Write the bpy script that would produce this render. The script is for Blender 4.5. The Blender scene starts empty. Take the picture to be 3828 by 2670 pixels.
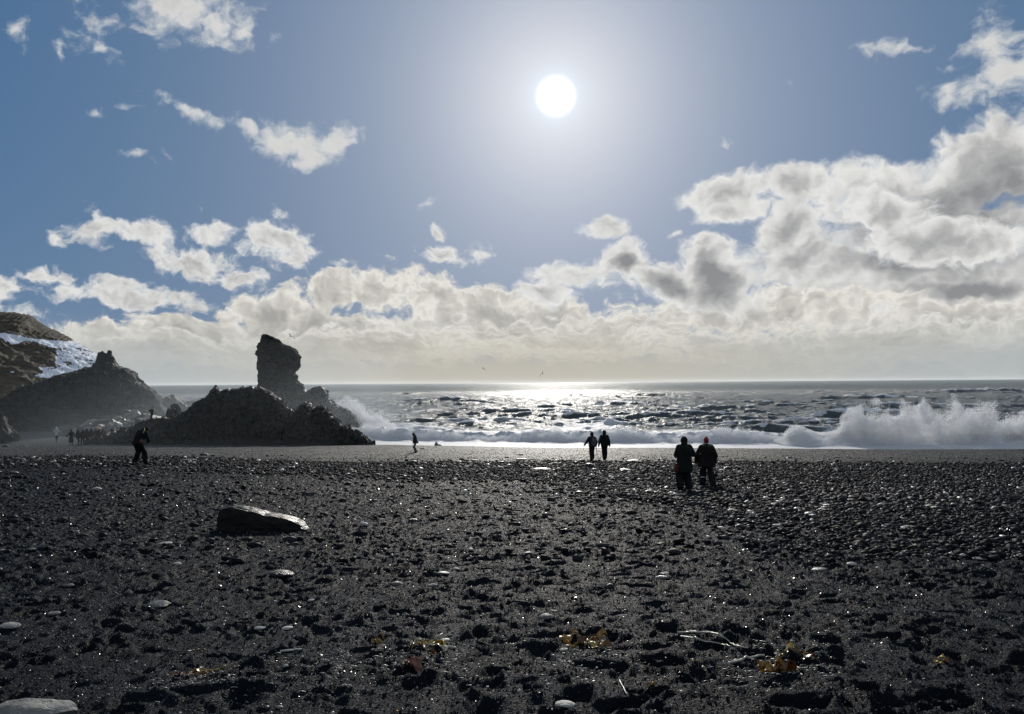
import bpy, math, random
import numpy as np
from mathutils import Vector, Matrix

random.seed(7)
RNG = np.random.default_rng(11)
SC = bpy.context.scene
COL = SC.collection

# ------------------------------------------------------------------ camera
W, H, F = 3828.0, 2670.0, 2912.0           # size of the photograph, focal length in its pixels
EYE = 7.6                                   # metres above the sea
PITCH, ROLL = math.atan(95.4 / F), math.radians(0.40)
fw = np.array([0, math.cos(PITCH), math.sin(PITCH)])
up0 = np.array([0, -math.sin(PITCH), math.cos(PITCH)])
rt0 = np.array([1.0, 0, 0])
RT = rt0 * math.cos(ROLL) - up0 * math.sin(ROLL)
UP = up0 * math.cos(ROLL) + rt0 * math.sin(ROLL)
cam_d = bpy.data.cameras.new('camera'); cam = bpy.data.objects.new('camera', cam_d); COL.objects.link(cam)
cam_d.sensor_width = 36; cam_d.lens = 36 * F / W; cam_d.clip_start = 0.05; cam_d.clip_end = 40000
cam.matrix_world = Matrix(((RT[0], UP[0], -fw[0], 0), (RT[1], UP[1], -fw[1], 0), (RT[2], UP[2], -fw[2], EYE), (0, 0, 0, 1)))
SC.camera = cam


def ray(px, py):
    """direction through a point of the photograph, with y component 1"""
    px = np.asarray(px, float); py = np.asarray(py, float)
    a = ((px - W / 2) / F)[..., None]; b = ((H / 2 - py) / F)[..., None]
    d = fw + a * RT + b * UP
    return d / d[..., 1:2]


def at(px, py, Y):
    d = ray(px, py)
    return np.stack([d[..., 0] * Y, d[..., 1] * Y, EYE + d[..., 2] * Y], -1)


def proj(P):
    q = P - np.array([0, 0, EYE])
    z = q @ fw
    return W / 2 + F * (q @ RT) / z, H / 2 - F * (q @ UP) / z


HAZE, MIST = 2.0e-5, 0.0080                    # density of the air and of the spray mist by the crag

# ------------------------------------------------------------------ sun
sd = ray(2078, 360); sd = sd / np.linalg.norm(sd)
SUN_EL = math.asin(sd[2]); SUN_AZ = math.atan2(sd[0], sd[1])
sl = bpy.data.lights.new('sun', 'SUN'); sl.energy = 4.4; sl.angle = math.radians(0.5); sl.color = (1.0, 0.95, 0.87)
so = bpy.data.objects.new('sun', sl); COL.objects.link(so)
so.rotation_euler = Vector((sd[0], sd[1], sd[2])).to_track_quat('Z', 'Y').to_euler()

# ------------------------------------------------------------------ render settings
SC.view_settings.view_transform = 'Standard'; SC.view_settings.look = 'None'
SC.view_settings.exposure = 0.0; SC.view_settings.gamma = 1.0
SC.render.engine = 'CYCLES'
cy = SC.cycles
cy.max_bounces = 8; cy.diffuse_bounces = 6; cy.glossy_bounces = 2; cy.transmission_bounces = 4
cy.volume_bounces = 0; cy.transparent_max_bounces = 6
cy.use_denoising = True
cy.denoising_prefilter = 'ACCURATE'
cy.sample_clamp_direct = 12.0; cy.sample_clamp_indirect = 3.0
cy.use_adaptive_sampling = True; cy.adaptive_threshold = 0.012; cy.adaptive_min_samples = 16
cy.volume_step_rate = 1.0


# ------------------------------------------------------------------ node helpers
class NT:
    def __init__(s, tree):
        s.t = tree; s.n = tree.nodes; s.l = tree.links
        s.n.clear()

    def node(s, typ, ins=None, **kw):
        nd = s.n.new(typ)
        for k, v in kw.items():
            setattr(nd, k, v)
        for k, v in (ins or {}).items():
            s.put(nd.inputs[k], v)
        return nd

    def put(s, sock, v):
        if isinstance(v, bpy.types.NodeSocket):
            s.l.new(v, sock)
        elif v is not None:
            if hasattr(sock.default_value, '__len__') and not isinstance(v, str):
                n = len(sock.default_value)
                v = tuple(v) if hasattr(v, '__len__') else (v,) * n
                if n == 4 and len(v) == 3: v = v + (1.0,)
            sock.default_value = v

    def m(s, op, a, b=None, c=None, clamp=False):
        nd = s.n.new('ShaderNodeMath'); nd.operation = op; nd.use_clamp = clamp
        for i, v in enumerate((a, b, c)):
            if v is not None: s.put(nd.inputs[i], v)
        return nd.outputs[0]

    def v(s, op, a, b=None, scale=None):
        nd = s.n.new('ShaderNodeVectorMath'); nd.operation = op
        s.put(nd.inputs[0], a)
        if b is not None: s.put(nd.inputs[1], b)
        if scale is not None: s.put(nd.inputs['Scale'], scale)
        return nd.outputs['Value'] if op in ('LENGTH', 'DOT_PRODUCT', 'DISTANCE') else nd.outputs['Vector']

    def noise(s, vec, scale, detail=5, rough=0.55, dist=0.0, dims='3D', out='Fac', lac=2.0):
        nd = s.node('ShaderNodeTexNoise', {'Vector': vec, 'Scale': scale, 'Detail': detail, 'Roughness': rough,
                                           'Distortion': dist, 'Lacunarity': lac}, noise_dimensions=dims)
        return nd.outputs[out]

    def mix(s, f, a, b, blend='MIX'):
        nd = s.n.new('ShaderNodeMix'); nd.data_type = 'RGBA'; nd.blend_type = blend; nd.clamp_factor = True
        s.put(nd.inputs[0], f); s.put(nd.inputs[6], a); s.put(nd.inputs[7], b)
        return nd.outputs[2]

    def sstep(s, x, a, b, lo=0.0, hi=1.0):
        nd = s.n.new('ShaderNodeMapRange'); nd.interpolation_type = 'SMOOTHSTEP'
        s.put(nd.inputs[0], x)
        for i, v in zip((1, 2, 3, 4), (a, b, lo, hi)): s.put(nd.inputs[i], v)
        return nd.outputs[0]

    def ramp(s, x, stops):
        nd = s.n.new('ShaderNodeValToRGB'); s.put(nd.inputs[0], x)
        el = nd.color_ramp.elements
        while len(el) < len(stops): el.new(0.5)
        for e, (p, c) in zip(el, stops):
            e.position = p; e.color = (c[0], c[1], c[2], 1) if hasattr(c, '__len__') else (c, c, c, 1)
        return nd.outputs[0]


# ------------------------------------------------------------------ sky
world = bpy.data.worlds.new('World'); SC.world = world; world.use_nodes = True
w = NT(world.node_tree)
skyt = w.node('ShaderNodeTexSky', sky_type='NISHITA', sun_disc=False, sun_elevation=SUN_EL, sun_rotation=SUN_AZ,
              altitude=0, air_density=1.0, dust_density=0.6, ozone_density=1.6)
gen = w.node('ShaderNodeTexCoord').outputs['Generated']
gen = w.v('NORMALIZE', gen)
sep = w.node('ShaderNodeSeparateXYZ', {0: gen})
U_ = w.m('ARCTAN2', sep.outputs[0], sep.outputs[1])
V_ = w.m('ARCSINE', sep.outputs[2])
uv = w.node('ShaderNodeCombineXYZ', {0: U_, 1: V_, 2: 0.0}).outputs[0]
theta = w.m('ARCCOSINE', w.m('MINIMUM', w.v('DOT_PRODUCT', gen, tuple(sd)), 0.99999))
# Nishita, a little deeper blue, and a broad milky veil round the sun
def expo(x, k, amp):
    return w.m('MULTIPLY', w.m('EXPONENT', w.m('MULTIPLY', x, -1.0 / k)), amp)


nish = w.v('MULTIPLY', skyt.outputs[0], (0.10, 0.16, 0.24))
nish = w.v('DIVIDE', nish, w.v('ADD', (1, 1, 1), w.v('SCALE', nish, scale=0.9)))
base = w.v('ADD', (0.12, 0.92, 2.25), nish)
base = w.v('ADD', base, w.v('SCALE', (1.0, 0.91, 0.72), scale=w.m('MULTIPLY', w.m('EXPONENT', w.m('MULTIPLY', w.m('POWER', theta, 2.0), -60.0)), 3.3)))
base = w.v('ADD', base, w.v('SCALE', (1.0, 0.95, 1.0), scale=w.m('MULTIPLY', w.m('EXPONENT', w.m('MULTIPLY', w.m('POWER', theta, 2.0), -11.0)), 2.2)))
base = w.v('ADD', base, w.v('SCALE', (1.0, 0.72, 0.35), scale=w.m('MULTIPLY', w.m('EXPONENT', w.m('MULTIPLY', w.m('POWER', theta, 2.0), -2.8)), 0.9)))
base = w.v('ADD', base, w.v('SCALE', (1.0, 0.98, 1.0), scale=expo(w.m('MAXIMUM', V_, 0.0), 0.20, 0.8)))
core = w.v('SCALE', (0.75, 1.0, 1.15), scale=expo(w.m('MAXIMUM', w.m('SUBTRACT', theta, 0.016), 0.0), 0.019, 2.3))
disc = w.v('SCALE', (1, 1, 1), scale=w.sstep(theta, 0.028, 0.011, 0.0, 8.0))
base = w.v('ADD', base, core)

PXR = 1.668 / F    # one pixel of the 2295-wide working view, in radians


def uvpos(x, y):
    d = ray(x * 1.668, y * 1.668); d = d / np.linalg.norm(d)
    return math.atan2(d[0], d[1]), math.asin(d[2])


# domain warp makes the outlines ragged
wn = w.noise(uv, 9.0, 4, 0.6, out='Color')
wv = w.v('SUBTRACT', wn, (0.5, 0.5, 0.5))
wn2 = w.noise(uv, 45.0, 3, 0.6, out='Color')
wv2 = w.v('SUBTRACT', wn2, (0.5, 0.5, 0.5))
uvw = w.v('ADD', w.v('ADD', uv, w.v('SCALE', wv, scale=0.055)), w.v('SCALE', wv2, scale=0.012))


def blobs(lst, vec):
    acc = None
    for b in lst:
        # tie each lobe to the one before, so that the shader works them off one after another
        src = vec if acc is None else w.node('ShaderNodeVectorMath', {0: acc, 1: (1e-7, 0, 0), 2: vec}, operation='MULTIPLY_ADD').outputs[0]
        x, y, rx, ry = b[:4]; ang = b[4] if len(b) > 4 else 0; s = b[5] if len(b) > 5 else 1.0
        u, v = uvpos(x, y)
        mp = w.node('ShaderNodeMapping', {'Vector': src, 'Location': (u, v, 0), 'Rotation': (0, 0, -math.radians(ang)),
                                          'Scale': (rx * PXR, ry * PXR, 1)}, vector_type='TEXTURE')
        r = w.m('MULTIPLY_ADD', w.v('LENGTH', mp.outputs[0]), -s, s)
        acc = r if acc is None else w.m('SMOOTH_MAX', acc, r, 0.25)
    return acc


CL_HIGH = [(430, 22, 165, 75, 8), (545, 70, 40, 28), (215, 45, 42, 55, 60, .7), (240, 95, 42, 25, 20, .6), (25, 52, 36, 30, 20, .55),
           (140, 105, 10, 35, 0, .35), (425, 258, 60, 18, 25, .75), (470, 282, 40, 12, 15, .6), (560, 288, 65, 20, 8, .8),
           (650, 312, 105, 48, 10, 1.15), (750, 308, 62, 52, 0, 1.15), (690, 350, 70, 32, 0, 1.1), (285, 235, 22, 16, 0, .5),
           (345, 203, 18, 12, 0, .35), (215, 237, 18, 9, 0, .35), (310, 350, 30, 9, 5, .45), (372, 348, 25, 8, 35, .45),
           (960, 450, 26, 18, 0, .6), (1990, 112, 48, 24, 10, .8), (1940, 104, 45, 10, 0, .55), (2055, 115, 50, 9, 10, .5),
           (1770, 182, 16, 22, 20, .5), (2215, 105, 70, 50, 10, .9), (2262, 170, 62, 60, 0, .95), (2185, 212, 85, 30, 10, .85),
           (2130, 150, 25, 12, 0, .4), (1615, 330, 15, 7, 0, .3)]
CL_MID = [(205, 515, 42, 34, 0, .9), (330, 528, 100, 26, 5, .85), (480, 515, 66, 28, 10, .9), (430, 580, 118, 44, 8, 1.3),
          (535, 620, 62, 26, 5, 1.1), (632, 545, 92, 46, 10, 1.25), (628, 490, 26, 30, 0, .9), (650, 590, 50, 20, 0, .8),
          (110, 617, 62, 18, 0, .9), (15, 638, 45, 24, 0, 1.), (290, 662, 165, 28, 3, 1.2), (275, 635, 50, 18, 0, .9), (400, 665, 48, 24, 0, 1.),
          (985, 572, 70, 28, 5, 1.1), (975, 522, 18, 24, 0, .8), (1070, 572, 42, 22, 0, .8), (775, 590, 28, 10, 0, .5), (848, 580, 18, 7, 0, .4),
          (135, 535, 15, 14, 0, .35), (60, 705, 60, 16, 0, .7), (1525, 513, 24, 12, 0, .5)]
CL_R1 = [(1355, 510, 52, 28, 0, 1.), (1640, 432, 105, 40, 0, 1.2), (1790, 420, 85, 42, 0, 1.1), (1650, 480, 95, 28, 0, 1.),
         (1990, 445, 160, 80, 0, 1.3), (2150, 400, 160, 80, -20, 1.3), (2260, 350, 90, 80, -10, 1.3), (1760, 510, 80, 60, 0, 1.1),
         (1770, 585, 120, 66, 0, 1.2), (2110, 540, 240, 90, 0, 1.5), (1980, 590, 200, 60, 0, 1.2), (2200, 650, 200, 70, 0, 1.3),
         (1990, 655, 240, 60, 0, 1.2)]
CL_R2 = [(1400, 560, 62, 32, 0, 1.), (1390, 590, 70, 46, 0, 1.1), (1595, 600, 78, 78, 0, 1.4), (1500, 625, 110, 52, 10, 1.2),
         (1620, 660, 110, 50, 0, 1.2), (1290, 620, 100, 38, 0, 1.), (1230, 660, 90, 30, 0, .9), (2090, 540, 200, 60, 8, 1.5), (1980, 480, 110, 60, 0, 1.3)]
CL_BK = [(600, 700, 88, 50, 0, 1.2), (740, 650, 70, 42, 0, 1.1), (860, 650, 95, 46, 0, 1.2), (980, 672, 100, 48, 0, 1.2), (1100, 700, 110, 48, 0, 1.2),
         (1230, 712, 120, 46, 0, 1.1), (420, 750, 170, 42, 0, 1.1), (250, 760, 130, 36, 0, 1.), (700, 745, 250, 55, 0, 1.3),
         (1150, 745, 400, 50, 0, 1.2), (1700, 700, 320, 46, 0, 1.1), (2150, 740, 260, 50, 0, 1.2)]
CL_FR = [(330, 785, 300, 36, 0, 1.), (640, 780, 220, 40, 0, 1.1), (900, 770, 260, 48, 0, 1.2), (1300, 765, 260, 48, 0, 1.2), (1440, 735, 90, 30, 0, 1.),
         (1650, 770, 260, 46, 0, 1.1), (2000, 775, 300, 50, 0, 1.1), (2250, 790, 200, 50, 0, 1.)]


def puffs(p, scale, detail, rough=.55):
    """cauliflower bulges plus torn wisps"""
    vo = w.node('ShaderNodeTexVoronoi', {'Vector': p, 'Scale': scale, 'Detail': detail, 'Roughness': rough, 'Lacunarity': 2.1, 'Randomness': 1.0}, feature='F1', voronoi_dimensions='2D', normalize=True)
    return w.m('MULTIPLY_ADD', vo.outputs['Distance'], -1.0, 0.55)


SUNUV = uvpos(2078 / 1.668, 360 / 1.668)


def layer(col, lst, seed, scale, ramp, gain=1.0, wisp=1.2, bias=0.0, soft=0.3, opac=1.0, relief=1.0, vs=1.3, tk=0.75, tvar=0.6, dark=None):
    """one sheet of cumulus: thin rims let the sun through and shine, thick middles go grey"""
    vec = w.node('ShaderNodeVectorMath', {0: col, 1: (1e-8, 0, 0), 2: uvw}, operation='MULTIPLY_ADD').outputs[0]
    M = blobs(lst, vec)
    p = w.v('MULTIPLY', vec, (1.0, vs, 1.0)); p = w.v('ADD', p, (seed, seed * 1.7, seed * .3))
    f = w.noise(p, scale * 1.3, 7, 0.60, dims='2D')
    b1 = puffs(p, scale, 3)
    tos = w.v('NORMALIZE', w.v('SUBTRACT', (SUNUV[0], SUNUV[1], 0), uv))
    p2 = w.v('ADD', p, w.v('SCALE', tos, scale=0.14 / scale))
    b2 = puffs(p2, scale, 2)
    D = w.m('ADD', M, w.m('MULTIPLY_ADD', b1, gain, bias))
    D = w.m('ADD', D, w.m('MULTIPLY', w.m('SUBTRACT', f, 0.5), wisp))
    a = w.m('MULTIPLY', w.sstep(D, 0.0, soft), opac)
    big = w.noise(p, scale * 0.33, 2, 0.5, dims='2D')
    T = w.m('ADD', w.m('MULTIPLY', D, tk), w.m('MULTIPLY', w.m('SUBTRACT', big, 0.5), tvar))
    if dark:
        vd = w.node('ShaderNodeVectorMath', {0: D, 1: (1e-8, 0, 0), 2: uvw}, operation='MULTIPLY_ADD').outputs[0]
        T = w.m('ADD', T, w.sstep(blobs(dark, vd), 0.0, 0.85, 0.0, 0.55))
    T = w.m('ADD', T, w.m('MULTIPLY', w.m('SUBTRACT', b2, b1), relief), clamp=True)
    c = w.ramp(T, ramp)
    return w.mix(a, col, w.v('SCALE', c, scale=10.0)), a


RW = [(0.0, (.60, .63, .66)), (0.15, (.76, .76, .75)), (0.45, (.60, .60, .59)), (0.75, (.42, .42, .42)), (1.0, (.34, .34, .345))]
RH = [(0.0, (.50, .56, .62)), (0.25, (.70, .71, .71)), (0.6, (.68, .68, .66)), (1.0, (.58, .58, .57))]
RD = [(0.0, (.60, .63, .66)), (0.14, (.80, .795, .78)), (0.34, (.68, .675, .66)), (0.60, (.46, .46, .46)), (1.0, (.27, .275, .285))]
DK1 = [(2110, 560, 260, 95, 5), (1960, 500, 90, 60, 0), (2240, 430, 100, 60, -20), (2090, 470, 130, 60, 0), (2180, 655, 130, 25, 0)]
DK2 = [(1600, 630, 72, 72, 0), (1500, 640, 90, 35, 15), (1395, 595, 40, 35, 0)]
RC = [(0.0, (.62, .62, .60)), (0.16, (.80, .78, .72)), (0.42, (.60, .585, .54)), (0.75, (.45, .44, .41)), (1.0, (.37, .365, .35))]
sky = base
sky, _ = layer(sky, CL_HIGH, 3.1, 22, RH, gain=.8, wisp=2.3, bias=-0.20, soft=1.0, opac=0.97, relief=.6, tk=.6, tvar=.3)
sky, _ = layer(sky, CL_MID, 7.7, 26, RW, gain=1.2, wisp=1.9, bias=-0.25, soft=0.62, tk=.50, relief=1.5)
sky, _ = layer(sky, CL_R1, 12.4, 16, RD, gain=1.0, wisp=1.5, bias=-0.06, soft=0.55, tk=.46, tvar=.6, relief=1.2, dark=DK1)
sky, _ = layer(sky, CL_BK, 21.9, 24, RC, gain=1.2, wisp=1.5, bias=-0.14, soft=0.40, tk=.60, tvar=.8, relief=1.7)
sky, _ = layer(sky, CL_R2, 31.3, 18, RD, gain=1.0, wisp=1.5, bias=-0.18, soft=0.50, tk=.46, tvar=.6, relief=1.2, dark=DK2)
sky, _ = layer(sky, CL_FR, 45.2, 30, RC, gain=1.3, wisp=1.6, bias=-0.10, soft=0.50, opac=0.88, vs=2.0, tk=.5, tvar=.9, relief=1.5)
# low band of warm thick air above the sea
side = w.sstep(w.m('ABSOLUTE', w.m('SUBTRACT', U_, 0.03)), 0.05, 0.6)
hz = w.mix(side, (5.2, 4.9, 4.1), (4.2, 4.5, 4.6))
hf = w.sstep(V_, 0.085, 0.012)
sky = w.mix(w.m('MULTIPLY', hf, 0.93), sky, hz)
sky = w.v('ADD', sky, disc)
# bright broken cloud added to the unseen sky behind and above, whitening ambient light
nb = w.noise(w.v('MULTIPLY', gen, (1.0, 1.0, 2.0)), 2.2, 4, 0.6)
cov = w.m('MULTIPLY', w.sstep(nb, 0.36, 0.56), w.m('MAXIMUM', w.sstep(sep.outputs[1], 0.55, 0.15), w.sstep(V_, 0.62, 0.95)))
sky = w.mix(cov, sky, (4.6, 4.9, 5.3))
# below the horizon (never seen past the sea) keep it dull
sky = w.mix(w.sstep(V_, -0.01, -0.06), sky, (0.8, 0.9, 1.0))
bg = w.node('ShaderNodeBackground', {'Color': sky, 'Strength': 0.1})
w.l.new(bg.outputs[0], w.node('ShaderNodeOutputWorld').inputs[0])
world.cycles.sampling_method = 'MANUAL'; world.cycles.sample_map_resolution = 512


# ------------------------------------------------------------------ numpy noise
_perm = np.random.default_rng(5).permutation(256).astype(np.int64); _perm = np.concatenate([_perm, _perm, _perm])
_g3 = np.random.default_rng(6).normal(size=(256, 3)); _g3 /= np.linalg.norm(_g3, axis=1)[:, None]
_g3 = _g3.astype(np.float32)


def perlin(P):
    P = np.asarray(P, np.float64)
    i = np.floor(P).astype(np.int64); f = (P - i).astype(np.float32); i &= 255
    u = f * f * f * (f * (f * 6 - 15) + 10)
    out = 0
    for dx in (0, 1):
        for dy in (0, 1):
            for dz in (0, 1):
                h = _perm[_perm[_perm[i[:, 0] + dx] + i[:, 1] + dy] + i[:, 2] + dz]
                g = _g3[h]
                d = g[:, 0] * (f[:, 0] - dx) + g[:, 1] * (f[:, 1] - dy) + g[:, 2] * (f[:, 2] - dz)
                wt = (u[:, 0] if dx else 1 - u[:, 0]) * (u[:, 1] if dy else 1 - u[:, 1]) * (u[:, 2] if dz else 1 - u[:, 2])
                out = out + wt * d
    return out * 1.6


def fbm(P, octv=4, gain=0.5, ridged=False):
    s = 0; a = 1.0; t = 0
    for o in range(octv):
        n = perlin(P * (2.03 ** o) + o * 17.3)
        if ridged: n = 1 - 2 * np.abs(n)
        s = s + a * n; t += a; a *= gain
    return s / t


def sm(x, a, b):
    t = np.clip((x - a) / (b - a), 0, 1)
    return t * t * (3 - 2 * t)


# ------------------------------------------------------------------ object helpers
def mesh_np(name, V, Fc, mat=None, smooth=True, attrs=None, mats=None, midx=None):
    me = bpy.data.meshes.new(name)
    V = np.ascontiguousarray(V, np.float32)
    if isinstance(Fc, list):
        k = None
        tot = np.array([len(f) for f in Fc], np.int32); idx = np.concatenate([np.asarray(f) for f in Fc]).astype(np.int32)
    else:
        k = Fc.shape[1]; tot = np.full(len(Fc), k, np.int32); idx = Fc.reshape(-1).astype(np.int32)
    me.vertices.add(len(V)); me.vertices.foreach_set('co', V.ravel())
    me.loops.add(len(idx)); me.loops.foreach_set('vertex_index', idx)
    me.polygons.add(len(tot))
    st = np.zeros(len(tot), np.int32); st[1:] = np.cumsum(tot)[:-1]
    me.polygons.foreach_set('loop_start', st); me.polygons.foreach_set('loop_total', tot)
    me.polygons.foreach_set('use_smooth', np.full(len(tot), smooth))
    if midx is not None: me.polygons.foreach_set('material_index', np.ascontiguousarray(midx, np.int32))
    me.update(calc_edges=True)
    for k2, a in (attrs or {}).items():
        at_ = me.attributes.new(k2, 'FLOAT', 'POINT'); at_.data.foreach_set('value', np.ascontiguousarray(a, np.float32))
    for mt in (mats or ([mat] if mat else [])): me.materials.append(mt)
    return me


def link(name, me, parent=None, loc=(0, 0, 0), rotz=0.0):
    o = bpy.data.objects.new(name, me); COL.objects.link(o)
    o.location = loc; o.rotation_euler = (0, 0, rotz)
    if parent: o.parent = parent
    return o


def tag(o, label=None, cat=None, group=None, kind=None):
    if label: o['label'] = label
    if cat: o['category'] = cat
    if group: o['group'] = group
    if kind: o['kind'] = kind
    return o


def grid_faces(nr, nc):
    i = np.arange(nr - 1)[:, None] * nc + np.arange(nc - 1)[None, :]
    return np.stack([i, i + 1, i + nc + 1, i + nc], -1).reshape(-1, 4)


def mat_basic(name, color, rough=0.7, var=0.25, vscale=8.0, bump=0.3, bscale=30.0, spec=0.5, rvar=0.0, metallic=0, trans=0.0, matt=0.0):
    mt = bpy.data.materials.new(name); mt.use_nodes = True
    n = NT(mt.node_tree)
    tc = n.node('ShaderNodeTexCoord').outputs['Object']
    f = n.noise(tc, vscale, 6, 0.6)
    lo = tuple(c * (1 - var) for c in color); hi = tuple(min(1, c * (1 + var)) for c in color)
    c = n.mix(n.sstep(f, 0.3, 0.7), lo, hi)
    b = n.noise(tc, bscale, 6, 0.6)
    bp = n.node('ShaderNodeBump', {'Strength': bump, 'Distance': 0.5 / bscale, 'Height': b})
    r = rough
    if rvar: r = n.sstep(n.noise(tc, vscale * 1.7, 4), 0.3, 0.7, max(0.05, rough - rvar), min(1, rough + rvar))
    bs = n.node('ShaderNodeBsdfPrincipled', {'Base Color': c, 'Roughness': r, 'Normal': bp.outputs[0], 'Specular IOR Level': spec, 'Metallic': metallic})
    out = n.node('ShaderNodeOutputMaterial')
    sh = bs.outputs[0]
    if matt:
        df = n.node('ShaderNodeBsdfDiffuse', {'Color': c, 'Normal': bp.outputs[0]})
        mm = n.node('ShaderNodeMixShader', {0: matt, 1: sh, 2: df.outputs[0]}); sh = mm.outputs[0]
    if trans:
        tr = n.node('ShaderNodeBsdfTranslucent', {'Color': tuple(min(1, x * 1.6) for x in color)})
        mx = n.node('ShaderNodeMixShader', {0: trans, 1: sh, 2: tr.outputs[0]}); sh = mx.outputs[0]
    n.l.new(sh, out.inputs[0])
    return mt


# ------------------------------------------------------------------ terrain profile
PR = {-0.5: [(0, 1.5), (3.75, 1.62), (10, 2.1), (24.7, 3.15), (35, 3.62), (46, 4.3), (66, 5.45), (88, 6.77), (95, 6.72), (108, 6.45), (116, 6.6), (126, 7.4), (150, 9.5)],
      -0.17: [(0, 1.5), (3.75, 1.62), (10, 2.15), (24.7, 3.4), (35, 4.0), (46, 4.6), (66, 5.85), (85, 6.75), (97, 7.6), (106, 8.6), (150, 11)],
      0.1: [(0, 1.5), (3.75, 1.62), (10, 2.15), (24.7, 3.5), (35, 4.1), (46, 4.66), (66, 5.92), (80, 6.8), (90, 7.6), (100, 9.0), (150, 11)],
      0.6: [(0, 1.5), (3.75, 1.62), (10, 2.2), (24.7, 3.6), (35, 4.35), (46, 5.0), (66, 6.2), (78, 7.05), (85, 7.6), (95, 9.0), (150, 11)]}
_tk = sorted(PR); _yy = np.arange(-30, 160, 0.25)
_pt = []
for k in _tk:
    a = np.array(PR[k]); h = np.interp(_yy, a[:, 0], a[:, 1])
    ker = np.hanning(33); ker /= ker.sum()
    _pt.append(np.convolve(np.pad(h, 16, 'edge'), ker, 'valid'))
_pt = np.array(_pt)


def ground0(X, Y):
    X = np.asarray(X, float); Y = np.asarray(Y, float)
    t = np.clip(X / np.maximum(Y + 2.0, 3.0), _tk[0], _tk[-1])
    j = np.clip(np.searchsorted(_tk, t) - 1, 0, len(_tk) - 2)
    tk = np.array(_tk); fr = (t - tk[j]) / (tk[j + 1] - tk[j]); fr = fr * fr * (3 - 2 * fr)
    yi = np.clip((Y + 30) / 0.25, 0, _pt.shape[1] - 1.001); y0 = yi.astype(int); fy = yi - y0
    a = _pt[j, y0] * (1 - fy) + _pt[j, y0 + 1] * fy
    b = _pt[j + 1, y0] * (1 - fy) + _pt[j + 1, y0 + 1] * fy
    return EYE - (a * (1 - fr) + b * fr)


def gpt(px, py):
    """where the ray through a point of the photograph meets the beach"""
    d = ray(px, py)
    Ys = np.geomspace(2.0, 112, 6000)
    z = EYE + d[2] * Ys; g = ground(d[0] * Ys, Ys)
    k = np.argmax(z < g)
    if z[k] >= g[k]: k = len(Ys) - 1
    return np.array([d[0] * Ys[k], Ys[k], g[k]])


# sand relief: a tile of footprints and scuffs, tiled twice at different sizes
def make_tile(n, size, pits, seed):
    r = np.random.default_rng(seed)
    T = np.zeros((n, n), np.float32); cell = size / n
    for _ in range(pits):
        cx, cy_ = r.uniform(0, n, 2)
        big = r.uniform() < 0.16
        a = r.uniform(.11, .17) if big else r.uniform(.05, .10); b = a * r.uniform(.38, .7); th = r.normal(0, 0.7) if big else r.uniform(0, 3.14)
        dep = r.uniform(.022, .048) if big else r.uniform(.012, .030)
        R = int(a * 2.3 / cell) + 1
        gx, gy = np.meshgrid(np.arange(-R, R + 1), np.arange(-R, R + 1))
        ux = (gx * math.cos(th) + gy * math.sin(th)) * cell / a; uy = (-gx * math.sin(th) + gy * math.cos(th)) * cell / b
        rr = np.sqrt(ux * ux + uy * uy) * (1 + .15 * np.sin(3 * np.arctan2(uy, ux) + r.uniform(0, 6)))
        s = -dep * (1 - sm(rr, .55, 1.05)) + dep * .38 * np.exp(-((rr - 1.28) / .26) ** 2)
        ix = (gx + int(cx)) % n; iy = (gy + int(cy_)) % n
        T[iy, ix] += s
    return np.clip(T, -0.065, 0.04)


TA = make_tile(1200, 26.0, 11000, 1); TB = make_tile(900, 17.3, 5200, 2)


def samp(T, size, X, Y):
    n = T.shape[0]
    u = (X / size * n) % n; v = (Y / size * n) % n
    i = u.astype(int); j = v.astype(int); fu = u - i; fv = v - j
    i1 = (i + 1) % n; j1 = (j + 1) % n; i %= n; j %= n
    return (T[j, i] * (1 - fu) + T[j, i1] * fu) * (1 - fv) + (T[j1, i] * (1 - fu) + T[j1, i1] * fu) * fv


def ground(X, Y, fine=False):
    X = np.asarray(X, float); Y = np.asarray(Y, float)
    z = ground0(X, Y)
    sh = X.shape; x = X.ravel(); y = Y.ravel(); P = np.stack([x, y, x * 0], -1)
    low = perlin(P * 0.22) * 0.06 + perlin(P * 0.6 + 9) * 0.035
    fade = sm(y, 90, 70)
    dz = low * (0.4 + 0.6 * fade)
    k = (1 - sm(y, 22, 40)) * 0.97 + 0.30 * sm(y, 75, 50)
    dz = dz + samp(TA, 26.0, x + 3, y) * k + samp(TB, 17.3, x * .8 + y * .6, y * .8 - x * .6) * k
    dz = dz + fbm(P * 2.6 + 5, 4, .65) * 0.034 * (0.25 + 0.75 * sm(y, 60, 45)) + (fbm(P * np.array([3.6, 6.0, 1]) + 77, 3, .6, ridged=True) - .2) * .013 * sm(y, 45, 25)
    if fine:
        dz = dz + fbm(P * 14 + 31, 3, .6) * 0.007 * (1 - sm(y, 20, 40))
    return z + dz.reshape(sh)


def fan(y0, y1, rate, tmax, dt, tout, nout, org):
    ys = [y0]
    while ys[-1] < y1: ys.append(ys[-1] * (1 + rate))
    ys = np.array(ys)
    tin = np.arange(-tmax, tmax + dt, dt); to = np.linspace(tmax, tout, nout)[1:]
    t = np.concatenate([-to[::-1], tin, to])
    YY = np.repeat(ys[:, None], len(t), 1); TT = np.repeat(t[None, :], len(ys), 0)
    return TT * YY, YY - org, len(ys), len(t)


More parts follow.
